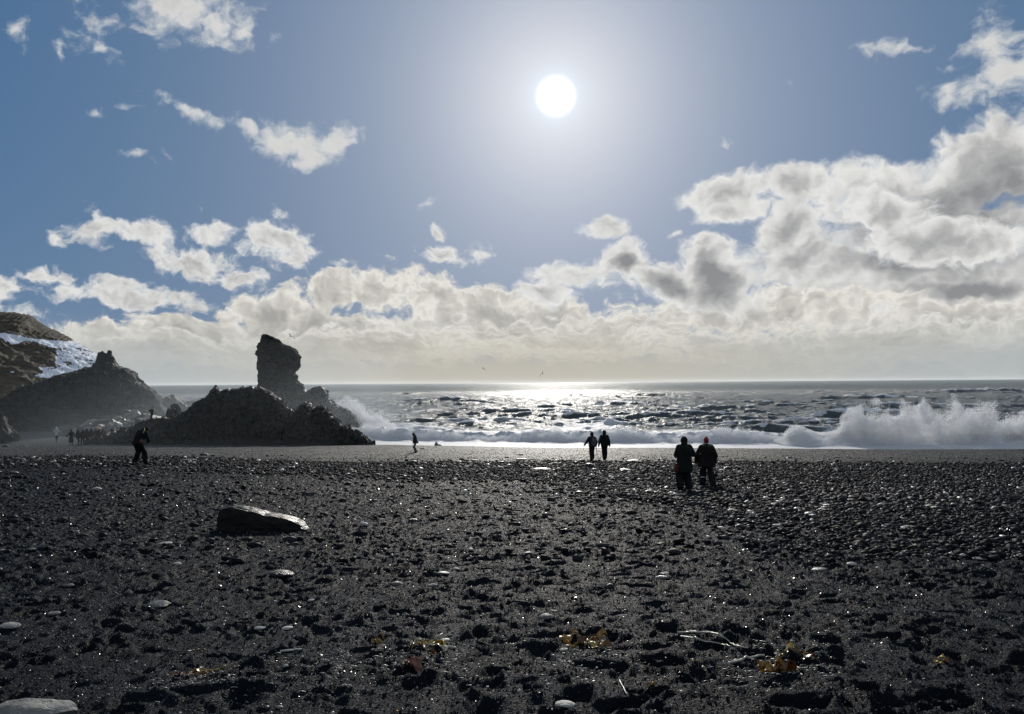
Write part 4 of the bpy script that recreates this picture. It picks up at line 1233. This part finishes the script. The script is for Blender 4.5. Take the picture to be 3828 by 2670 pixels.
G = 'people in a group at the foot of the crag'
far_person('person in a whitish hooded top and dark trousers alone left of the group', 211, 1655, 58, face=.4, coat=(.36, .38, .38), hood=(.45, .47, .47), stance=.04, legs=((-.02, .02), (.05, -.02)), trousers=(.03, .03, .033), arms=(((-.14, .05, -.22), (-.22, .05, -.35)), ((.12, .08, -.2), (.05, .18, -.05))))
far_person('person in a long skirted coat with one arm held out, leftmost of the group', 266, 1666, 60, group=G, face=.2, coat=(.025, .027, .034), coatlen=.34, flare=1.35, hood=(.03, .03, .035), arms=(((-.16, .0, -.24), (-.34, .0, -.46)), ((.13, 0, -.27), (.16, .05, -.5))))
far_person('dark figure second from the left in the group', 291, 1666, 58, group=G, face=-.3, coat=DARK, coatlen=.75, legs=((.1, 0), (-.1, 0)))
far_person('dark figure stepping sideways beside the gap in the group', 309, 1665, 59, group=G, face=.6, coat=(.026, .026, .028), coatlen=.70, legs=((-.16, -.05), (.16, .05)), baggy=1.15)
far_person('broad dark figure in the middle of the group', 324, 1663, 60, group=G, face=0, coat=(.020, .021, .024), coatlen=.7, bulk=1.15, baggy=1.2)
far_person('slim dark figure behind the middle of the group', 341, 1658, 56, group=G, face=.2, coat=DARK, coatlen=.78)
far_person('person with an orange cap near the right end of the group', 363, 1664, 66, group=G, face=0, coat=(.034, .026, .030), coatlen=.68, bulk=1.2, hood=None, hat=((.75, .26, .07), 'cap'), baggy=1.15, arms=(((-.12, .1, -.22), (-.02, .24, -.05)), ((.13, 0, -.27), (.12, .06, -.5))))
far_person('dark figure half hidden by the low end of the crag', 385, 1656, 52, group=G, face=.3, coat=DARK, coatlen=.75)
far_person('head and shoulders showing over the crag end', 420, 1652, 52, 97.0, group=G, face=.1, coat=DARK)
far_person('person leaning by the near black rock at the left edge', 47, 1651, 52, face=.8, coat=(.018, .019, .02), coatlen=.7, trousers=(.015, .016, .017), bulk=1.1, baggy=1.1, arms=(((-.1, .1, -.22), (0, .26, -.08)), ((.1, .1, -.22), (.02, .26, -.1))))
# on top of the crag
pg = far_person('person standing on the crag holding up a phone', 568, 1574, 54, 91.5, face=1.35, coat=(.022, .024, .025), coatlen=.70, hood=None, hat=((.02, .02, .02), 'cap'), stance=.06, arms=(((-.03, .16, -.22), (.0, .42, -.13)), ((.04, 0, -.28), (.05, .1, -.5))), trousers=DARK)
hung('phone', 'phone held by the person standing on the crag', 'phone', pg, [loft([((-.185, .50, 1.26), .035, .012), ((-.185, .54, 1.40), .035, .012)])], (.02, .02, .02), .012)
far_person('person with a pale bare head standing in front of the domed boulder', 634, 1578, 58, 96.0, face=.0, coat=(.040, .046, .058), coatlen=.80, hood=None, hat=((.28, .27, .24), 'cap'), trousers=(.035, .038, .045), legs=((.05, 0), (-.08, 0)))
far_person('person crouching on the crag next to the domed boulder', 657, 1563, 50, 95.5, face=.9, lean=.35, crouch=.32, coat=(.040, .044, .050), coatlen=.95, hood=None, hat=((.03, .03, .03), 'cap'), trousers=(.035, .038, .045), legs=((.15, 0), (-.05, 0)))

# ------------------------------------------------------------------ gulls
M_GULL = mat_basic('feathers', (.06, .06, .062), .8)


def gull(px, py, Y, span, bank, head, label, flap):
    c = at(px, py, Y); k = span / 1.3
    root = thing('gull', label, 'gull', tuple(c), 'gulls over the sea'); root.rotation_euler = (0, bank, head); root.scale = (k, k, k)
    B_ = [(*capsule((0, -.18, 0), .035, (0, .12, .01), .055), 0), (*capsule((0, .12, .01), .05, (0, .22, .03), .035), 0), (*capsule((0, .25, .03), .012, (0, .30, .022), .005), 0), (*capsule((0, -.2, 0), .03, (0, -.32, -.005), .022), 0)]
    link('body', remesh(B_, .012, 'body', [M_GULL], 1), root)
    for s_ in (-1, 1):
        pts = [(0.02, .10, -.06, .05), (.22, .12, -.05, .05 + .10 * flap), (.42, .06, -.10, .05 + .12 * flap), (.65, -.10, -.15, .03 - .05 * flap)]
        V = []
        for (x_, yf, yb, z_) in pts: V += [(s_ * x_, yf, z_ + .008), (s_ * x_, yb, z_), (s_ * x_, yf - .01, z_ - .008)]
        Fc = []
        for i in range(3):
            a_ = i * 3; b_ = a_ + 3
            for u_, v_ in ((0, 1), (1, 2), (2, 0)): Fc.append([a_ + u_, b_ + u_, b_ + v_, a_ + v_])
        Fc += [[0, 1, 2], [9, 11, 10]]
        link('wing', mesh_np('wing', np.array(V), Fc, M_GULL, True), root)


gull(1087, 1258, 105, 1.3, .5, .9, 'gull gliding beside the top of the sea stack', 1)
gull(1807, 1379, 150, 1.3, .6, -.6, 'tiny gull flying low over the horizon, further left', .6)
gull(2028, 1398, 135, 1.4, -.9, .4, 'gull banking low over the glittering water', 1.2)

# ------------------------------------------------------------------ stones one can tell apart
# the big dark block
p = gpt(965, 1992); wm = 328 / F * p[1]
V = I5.copy(); r = np.random.default_rng(4)
V = V / np.max(np.abs(V) ** 1.0, axis=1, keepdims=True) ** .80
n_ = fbm(I5 * 1.3 + 4, 4, .55); n2_ = fbm(I5 * np.array([3, 3, 6]) + 8, 4, .6, ridged=True)
V = V * (1 + .09 * n_ + .05 * n2_)[:, None]
V[:, 0] *= wm / 2 * .97; V[:, 1] *= .26; u_ = (V[:, 0] / (wm / 2) + 1) / 2
hgt = np.interp(u_, [0, .08, .15, .3, .5, .55, .75, .92, 1], [.30, .40, .41, .37, .30, .27, .22, .14, .03])
V[:, 2] = np.where(V[:, 2] > 0, V[:, 2] / 1.0 * hgt, V[:, 2] * .07)
V[:, 2] += np.where(V[:, 2] > .02, .05 * (V[:, 1] / .26) * -.35, 0)
V[:, 2] += .012 * fbm(V * np.array([4, 9, 9]), 3)
o = link('boulder', mesh_np('boulder', V, F5, mat_rock('dark_block', (.003, .003, .0032), (.008, .0075, .007), .5, .15, 9, .5), smooth=False), loc=(p[0], p[1] + .24, p[2] + .0)); o.rotation_euler = (0, .0, .08)
tag(o, 'big dark angular boulder lying alone on the black sand', 'boulder')
# pale block cut by the lower left corner
p = gpt(110, 2700)
me = stone_mesh('boulder', .24, .16, .075, CM['p'], 12, .16, (I5, F5), 7)
o = link('boulder', me, loc=(p[0] - .01, p[1] + .04, p[2] + .015)); tag(o, 'pale grey stone with dark hollows, cut by the lower left corner', 'boulder')

ST = [(612, 2036, 56, .22, 'w', 'flat whitish slab below the big dark boulder'), (658, 2113, 36, .5, 'w', 'rounded white pebble below the flat whitish slab'),
      (250, 2198, 42, .35, 'g', 'pale grey pebble alone in the sand at far left'), (858, 2102, 36, .25, 'g', 'thin grey stone below the right end of the big boulder'), (1046, 2154, 95, .2, 'd', 'long flat dark slab below the big boulder'),
      (1483, 2189, 46, .42, 'g', 'striped grey pebble left of a pair of pale ones'), (1617, 2193, 42, .3, 'p', 'pale rounded pebble in the middle foreground'), (1658, 2147, 50, .2, 'w', 'thin white flake just above the pale pebble'),
      (1704, 2131, 30, .45, 'w', 'small white pebble right of the thin white flake'), (1542, 1951, 38, .35, 'd', 'dark oval stone right of the big boulder'), (1482, 2076, 22, .5, 'p', 'small pale pebble under the dark oval stone'),
      (1162, 2249, 30, .45, 'w', 'small bright pebble between the dark slab and the white foreground pebbles'), (587, 2268, 88, .26, 'g', 'wedge shaped grey stone at left with a dark underside'), (192, 2300, 50, .35, 'g', 'tilted grey stone left of the wedge shaped stone'),
      (25, 2350, 84, .32, 'p', 'flat pale stone at the left edge'), (967, 2353, 48, .28, 'w', 'flat white pebble, left of two lying level'), (1071, 2354, 46, .32, 'w', 'white pebble, right of two lying level'),
      (1663, 2400, 46, .36, 'w', 'smooth white pebble resting by the tangle of kelp'), (1067, 2493, 22, .6, 'w', 'small round white pebble beside a dark hollow'), (1046, 2648, 24, .5, 'p', 'little pale pebble near the bottom edge'),
      (5, 2062, 26, .4, 'p', 'pale pebble touching the left edge'), (117, 2058, 26, .4, 'p', 'pale pebble near the left edge, right of another'), (2251, 2425, 34, .38, 'w', 'white pebble under the golden kelp'),
      (2110, 2434, 42, .3, 'w', 'long white pebble under the left end of the golden kelp'), (2114, 2646, 86, .28, 'w', 'largest white pebble, close to the bottom edge'), (2039, 2315, 62, .42, 'g', 'large rounded grey stone in the middle foreground'),
      (2071, 2290, 28, .45, 'g', 'small stone touching the large rounded grey one'), (2281, 2206, 36, .75, 'd', 'nearly round dark stone standing up from the sand'), (2477, 2165, 50, .34, 'g', 'grey lens shaped stone right of the round dark one'),
      (2487, 2147, 36, .3, 'g', 'smaller stone behind the grey lens shaped one'), (2522, 2068, 46, .4, 'd', 'dark oval stone above the grey lens shaped one'), (2768, 1977, 38, .5, 'd', 'greenish dark oval stone below the couple'),
      (3189, 2115, 44, .4, 'w', 'white angular chip at the right'), (3347, 2017, 34, .2, 'p', 'thin pale stone above the white angular chip'), (3672, 2093, 56, .2, 'g', 'thin grey slab at far right'), (3068, 2135, 60, .24, 'g', 'flat grey oval stone left of the white chip'),
      (2910, 1965, 44, .16, 'w', 'white sliver below and right of the couple'), (2841, 2013, 26, .5, 'p', 'small pale pebble under the white sliver'), (3456, 2045, 32, .7, 'd', 'dark upright lump of stone at the right'), (3426, 1983, 92, .14, 'd', 'long low dark slab at the right'),
      (1976, 2068, 28, .28, 'w', 'small white flake in the centre of the beach'), (3672, 2192, 26, .35, 'p', 'small pale pebble under the thin grey slab'),
      (1539, 1738, 52, .36, 'd', 'dark humped stone in front of the lone person in jeans'), (1580, 1680, 24, .32, 'g', 'flat topped stone just right of the lone person in jeans'), (1707, 1729, 42, .18, 'd', 'flat dark stone on the grey sand, right of the humped stone'), (1774, 1725, 32, .25, 'd', 'oval dark stone right of the flat one on the grey sand'),
      (1872, 1731, 34, .24, 'd', 'dark stone edging the shingle at the centre'), (1946, 1702, 22, .3, 'd', 'small dark block alone on the grey sand'), (1953, 1721, 54, .2, 'g', 'long smooth grey stone on the sand at the centre'), (2071, 1738, 40, .28, 'd', 'low dark stone left of the two walkers'),
      (2176, 1724, 28, .3, 'd', 'dark stone at the feet of the rucksack walker'), (2203, 1747, 42, .42, 'd', 'dark rounded boulder in front of the two walkers'), (2368, 1725, 46, .26, 'g', 'flat stone with a sunlit top right of the two walkers'), (2346, 1760, 56, .2, 'g', 'long grey stone below the flat sunlit one'),
      (2023, 1762, 84, .16, 'd', 'long low dark slab in the shingle left of the walkers'), (57, 1720, 52, .2, 'd', 'flat dark stone near the left edge'), (15, 1672, 24, .45, 'd', 'dark stone at the left edge below the near rock'), (83, 1669, 24, .4, 'g', 'stone with a sunlit face right of the near rock'),
      (235, 1706, 30, .3, 'd', 'small dark stone left of the stooping person'), (758, 1703, 36, .3, 'd', 'dark stone on the grey sand in front of the crag'), (697, 1723, 62, .16, 'g', 'long pale grey slab in front of the crag'), (357, 1738, 36, .3, 'd', 'dark stone left of the feet of the stooping person'),
      (39, 1770, 42, .22, 'd', 'low dark stone below the flat one at the left'), (601, 1753, 28, .35, 'g', 'rounded grey stone right of the stooping person'), (2723, 1757, 34, .45, 'd', 'rounded dark stone right of the person in the red beanie'), (2953, 1713, 28, .25, 'd', 'small dark stone on the smooth sand at the right'),
      (3072, 1727, 28, .25, 'd', 'dark stone at the edge of the shingle at the right'), (3375, 1846, 30, .5, 'd', 'black block in the shingle, left of two'), (3681, 1855, 30, .5, 'd', 'black block in the shingle, right of two'), (3258, 1894, 32, .45, 'g', 'rounded grey cobble in the lower shingle'),
      (3075, 1893, 50, .4, 'p', 'pale smooth cobble in the shingle at the right'), (3096, 1872, 34, .4, 'p', 'smaller pale cobble just above the pale smooth one'), (2110, 1985, 30, .3, 'd', 'small dark stone in the middle of the beach')]
for (px_, py_, w_, a_, c_, lb) in ST:
    stone(px_, py_, w_, a_, c_, lb, 'pebble' if 'pebble' in lb else 'stone', 'pebble' if 'pebble' in lb else 'stone', cut=1 if 'pebble' in lb or 'oval' in lb or 'round' in lb else 4)
# pointed rock by the water line
p = gpt(1637, 1667); k_ = p[1] / F
Vp = []
ms, _ = ridge_mesh('stone', [(1621, 1669), (1625, 1660), (1629, 1651), (1632, 1653), (1640, 1662), (1645, 1661), (1649, 1664), (1653, 1669)], p[1] + .4, .45, .5, p[2] - .08, CM['p'], amp=.05, seed=50, jag=.01, dx=.02, ns=40, nscale=3)
tag(link('stone', ms), 'pointed pale stone standing at the water line right of the lone person', 'stone')

# cobbles of the shingle that stand out
r = np.random.default_rng(91)
protos = [stone_mesh('cobble', .10, .08, .045, CM[c_], 200 + i, .10, (I2, F2), 1) for i, c_ in enumerate('dddgdgdd')]
for me in protos: me.polygons.foreach_set('use_smooth', np.ones(len(me.polygons), bool))
cnt = 0
while cnt < 140:
    Yc = r.uniform(15, 46); Xc = r.uniform(-.68, .68) * Yc
    if r.uniform() > band(np.array([Xc]), np.array([Yc]))[0]: continue
    o = link('cobble', protos[r.integers(0, 8)], loc=(Xc, Yc, float(ground(np.array([Xc]), np.array([Yc]))[0]) + .02), rotz=r.uniform(0, 6.28))
    s_ = r.uniform(.8, 1.9); o.scale = (s_, s_, s_ * r.uniform(.7, 1.2)); o.rotation_euler[0] = r.normal(0, .15); o.rotation_euler[1] = r.normal(0, .15)
    tag(o, 'one of the larger dark cobbles in the shingle band', 'cobble', 'larger cobbles in the shingle band'); cnt += 1


# ------------------------------------------------------------------ kelp and drift
def mat_kelp(name, c, tr=.55, rough=.3):
    mt = bpy.data.materials.new(name); mt.use_nodes = True; n = NT(mt.node_tree)
    tc = n.node('ShaderNodeTexCoord').outputs['Object']
    cc = n.mix(n.sstep(n.noise(tc, 22, 4), .35, .65), tuple(x * .35 for x in c), c)
    bp = n.node('ShaderNodeBump', {'Strength': .5, 'Distance': .004, 'Height': n.noise(tc, 90, 3)})
    bs = n.node('ShaderNodeBsdfPrincipled', {'Base Color': cc, 'Roughness': rough, 'Normal': bp.outputs[0]})
    tl = n.node('ShaderNodeBsdfTranslucent', {'Color': cc})
    mx = n.node('ShaderNodeMixShader', {0: tr, 1: bs.outputs[0], 2: tl.outputs[0]})
    n.l.new(mx.outputs[0], n.node('ShaderNodeOutputMaterial').inputs[0])
    return mt


K_GOLD = mat_kelp('golden_kelp', (.52, .33, .08), .5); K_BRN = mat_kelp('brown_kelp', (.22, .10, .03), .4); K_YEL = mat_kelp('yellow_kelp', (.62, .50, .16)); K_RED = mat_kelp('red_weed', (.42, .20, .14), .35, .6)
K_PALE = mat_kelp('bleached_kelp', (.72, .66, .48), .3); M_STEM = mat_basic('dry_stem', (.34, .33, .28), .4, .2, 30, .2, 60); M_DSTEM = mat_basic('dark_stem', (.05, .04, .03), .35, .3, 30, .2, 60)
M_WOOD = mat_basic('driftwood', (.42, .41, .38), .75, .25, 14, .5, 70)


def blade(L, wd, seed, lift=.05, curl=1.0, n=26, m_=5):
    """a wavy leathery ribbon with a little thickness"""
    r_ = np.random.default_rng(seed)
    t = np.linspace(0, 1, n); a_ = r_.normal(0, .45); ang = a_ + np.cumsum(r_.normal(0, .22, n)) * curl
    cx = np.concatenate([[0], np.cumsum(np.cos(ang[:-1]))]) * L / n; cy_ = np.concatenate([[0], np.cumsum(np.sin(ang[:-1]))]) * L / n
    cx -= cx.mean(); cy_ -= cy_.mean()
    ww = wd * np.sin(np.pi * np.clip(t * .96 + .03, 0, 1)) ** .5
    V = []
    ph = r_.uniform(0, 6, 4)
    for side_ in (0, 1):
        for i in range(n):
            nx, ny = -math.sin(ang[i]), math.cos(ang[i])
            for j in range(m_):
                s_ = j / (m_ - 1) * 2 - 1
                z_ = lift * (.30 + .30 * math.sin(t[i] * 6 + ph[0])) + lift * .34 * s_ * math.sin(t[i] * 9 + ph[1]) + lift * .12 * math.sin(s_ * 3 + t[i] * 25 + ph[2])
                V.append((cx[i] + nx * ww[i] * s_ / 2, cy_[i] + ny * ww[i] * s_ / 2, max(z_, .002) + (0.0025 if side_ == 0 else 0)))
    Fc = []
    o_ = n * m_
    for i in range(n - 1):
        for j in range(m_ - 1):
            q_ = i * m_ + j
            Fc.append([q_, q_ + m_, q_ + m_ + 1, q_ + 1]); Fc.append([o_ + q_, o_ + q_ + 1, o_ + q_ + m_ + 1, o_ + q_ + m_])
    rim = [(i * m_) for i in range(n)] + [(n - 1) * m_ + j for j in range(1, m_)] + [i * m_ + m_ - 1 for i in range(n - 2, -1, -1)] + [j for j in range(m_ - 2, 0, -1)]
    for a0, b0 in zip(rim, rim[1:] + rim[:1]): Fc.append([a0, b0, b0 + o_, a0 + o_])
    return np.array(V), Fc


def tube(pts, rad, n=8):
    pts = np.array(pts, float); V = []; Fc = []
    rad = np.broadcast_to(rad, len(pts))
    for i, p_ in enumerate(pts):
        d = pts[min(i + 1, len(pts) - 1)] - pts[max(i - 1, 0)]; d /= np.linalg.norm(d)
        u = np.cross(d, (0, 0, 1)); u /= np.linalg.norm(u) + 1e-9; v = np.cross(u, d)
        for k in range(n): V.append(p_ + (u * math.cos(2 * math.pi * k / n) + v * math.sin(2 * math.pi * k / n)) * rad[i])
    for i in range(len(pts) - 1):
        for k in range(n): Fc.append([i * n + k, i * n + (k + 1) % n, (i + 1) * n + (k + 1) % n, (i + 1) * n + k])
    Fc.append(list(range(n))[::-1]); Fc.append(list(range((len(pts) - 1) * n, len(pts) * n)))
    return np.array(V), Fc


def kelp(px0, px1, py, label, mats, nb, seed, lift=.05, wd=.045, dep=.10, nm='kelp', cat='kelp', Lk=1.0):
    c = gpt((px0 + px1) / 2, py); half = (px1 - px0) / 2 / F * c[1]
    root = thing(nm, label, cat, (c[0], c[1], c[2]))
    r_ = np.random.default_rng(seed)
    for i in range(nb):
        f_ = (i + .5) / nb * 2 - 1
        V, Fc = blade(half * r_.uniform(.7, 1.4) * Lk, wd * r_.uniform(.35, .95), seed * 31 + i, lift * r_.uniform(.4, .95))
        ox = f_ * half * .75; oy = r_.uniform(-dep, dep)
        V = V + np.array([ox, oy, 0]); V[:, 2] += (ground(c[0] + V[:, 0], c[1] + V[:, 1]) - c[2]) + .004
        link('blade', mesh_np('blade', V, Fc, mats[i % len(mats)], True), root)
    return root


kelp(2100, 2280, 2408, 'long golden brown kelp fronds heaped in the middle foreground', [K_GOLD, K_GOLD, K_BRN, K_YEL], 11, 1, lift=.06, wd=.055, dep=.10)
kelp(1385, 1450, 2390, 'small torn yellow kelp left of the pale tangle', [K_YEL, K_GOLD], 4, 2, lift=.035, wd=.03, dep=.03)
kelp(1515, 1690, 2415, 'pale tangled kelp with bleached stems beside a white pebble', [K_PALE, K_BRN, K_YEL, K_PALE], 12, 3, lift=.045, wd=.03, dep=.12)
kelp(1505, 1580, 2475, 'pinkish red scrap of seaweed', [K_RED], 6, 4, lift=.035, wd=.05, dep=.03, nm='seaweed', cat='seaweed')
kelp(732, 762, 2430, 'single orange kelp leaf on dark sand', [K_GOLD], 1, 5, lift=.02, wd=.025, dep=.01)
kelp(650, 810, 2524, 'dull brown kelp strands half buried in the sand', [K_BRN, K_BRN, K_YEL, K_GOLD], 7, 6, lift=.02, wd=.03, dep=.10)
kelp(1475, 1510, 2660, 'orange kelp scrap at the bottom edge', [K_GOLD, K_BRN], 2, 7, lift=.02, wd=.02, dep=.02)
AMBER = kelp(2840, 2975, 2510, 'bright amber kelp with a raised curling blade and dark holdfast', [K_GOLD, K_GOLD, K_BRN, K_GOLD, K_YEL], 9, 8, lift=.10, wd=.075, dep=.10)
kelp(2890, 3040, 2446, 'brown kelp heap with white bits behind the amber one', [K_BRN, K_YEL, K_BRN, K_PALE], 9, 9, lift=.045, wd=.04, dep=.08)
kelp(3480, 3560, 2478, 'thin yellow kelp at the far right', [K_YEL, K_GOLD, K_BRN], 4, 10, lift=.025, wd=.03, dep=.05)
kelp(2410, 2452, 2560, 'little orange kelp scrap right of the thin stick', [K_GOLD, K_YEL], 3, 11, lift=.025, wd=.025, dep=.03)


def line_on_sand(pts, lift=.01):
    out = []
    for a_, b_ in zip(pts[:-1], pts[1:]):
        for t_ in np.linspace(0, 1, 8, endpoint=False): out.append(gpt(a_[0] * (1 - t_) + b_[0] * t_, a_[1] * (1 - t_) + b_[1] * t_))
    out.append(gpt(*pts[-1])); out = np.array(out)
    k_ = np.hanning(9); k_ /= k_.sum()
    for c_ in range(3): out[:, c_] = np.convolve(np.pad(out[:, c_], 4, 'edge'), k_, 'valid')
    out[:, 2] = np.maximum(out[:, 2], ground(out[:, 0], out[:, 1])) + lift
    return out


def strand(pts, rad, mat, label, nm, cat, lift=.01):
    L = line_on_sand(pts, lift); c = L[0].copy()
    V, Fc = tube(L - c, np.linspace(rad, rad * .6, len(L)))
    return tag(link(nm, mesh_np(nm, V, Fc, mat, True), loc=tuple(c)), label, cat)


strand([(2530, 2371), (2590, 2370), (2650, 2370), (2690, 2378), (2712, 2395), (2735, 2416), (2775, 2428), (2800, 2430)], .0075, M_STEM, 'long pale kelp stem bending down at its right end, the upper of two', 'dry_kelp', 'dry kelp')
strand([(2540, 2384), (2600, 2392), (2640, 2407), (2690, 2413), (2733, 2424)], .0055, M_STEM, 'thinner pale kelp stem, the lower of two', 'dry_kelp', 'dry kelp')
L_ = line_on_sand([(2718, 2503), (2790, 2482), (2862, 2468)], .03); V, Fc = tube(L_ - np.array(AMBER.location), np.linspace(.0075, .006, len(L_)))
link('stipe', mesh_np('stipe', V, Fc, M_STEM, True), AMBER)
strand([(2314, 2546), (2332, 2582), (2351, 2618)], .0035, M_STEM, 'thin straight pale stick pointing down', 'stick', 'stick')
strand([(1620, 2398), (1648, 2384), (1655, 2379)], .004, M_STEM, 'short white stem rising by the smooth white pebble', 'dry_kelp', 'dry kelp', .02)
strand([(1662, 2427), (1706, 2427)], .011, M_WOOD, 'short white rod beside the pale kelp tangle', 'stick', 'stick')
strand([(1045, 2443), (1090, 2437), (1130, 2434)], .009, M_WOOD, 'weathered pale driftwood piece lying level', 'driftwood', 'driftwood')
strand([(640, 2433), (660, 2441), (700, 2441), (728, 2436)], .005, M_DSTEM, 'dark curved stem lying at the lower left', 'dry_kelp', 'dry kelp')
# fine wrack: bits of dry stem around the kelp
r = np.random.default_rng(31); VV = []; FF = []; off = 0
for _ in range(900):
    cx_, cy_ = [(1560, 2440), (2200, 2440), (2880, 2500), (750, 2510), (3000, 2450), (1300, 2450)][r.integers(0, 6)]
    px_ = r.normal(cx_, 150); py_ = np.clip(r.normal(cy_, 45), 2340, 2660)
    d_ = ray(px_, py_); Yp = 1.62 / max(-d_[2], .05) * 1.02
    x0, y0 = d_[0] * Yp, Yp; a_ = r.uniform(0, 3.14); L_ = r.uniform(.008, .03)
    z0 = float(ground(np.array([x0]), np.array([y0]), True)[0]) + .005
    pts = [(x0, y0, z0), (x0 + math.cos(a_) * L_, y0 + math.sin(a_) * L_ * .5, z0 + r.uniform(0, .008)), (x0 + math.cos(a_ + .5) * L_ * 1.8, y0 + math.sin(a_ + .5) * L_, z0 + .001)]
    V, Fc = tube(pts, r.uniform(.0008, .0022), 5); VV.append(V); FF += [[i + off for i in f] for f in Fc]; off += len(V)
tag(link('wrack', mesh_np('wrack', np.concatenate(VV), FF, M_STEM, True)), 'fine bits of dry seaweed stem strewn around the kelp', 'seaweed litter', kind='stuff')
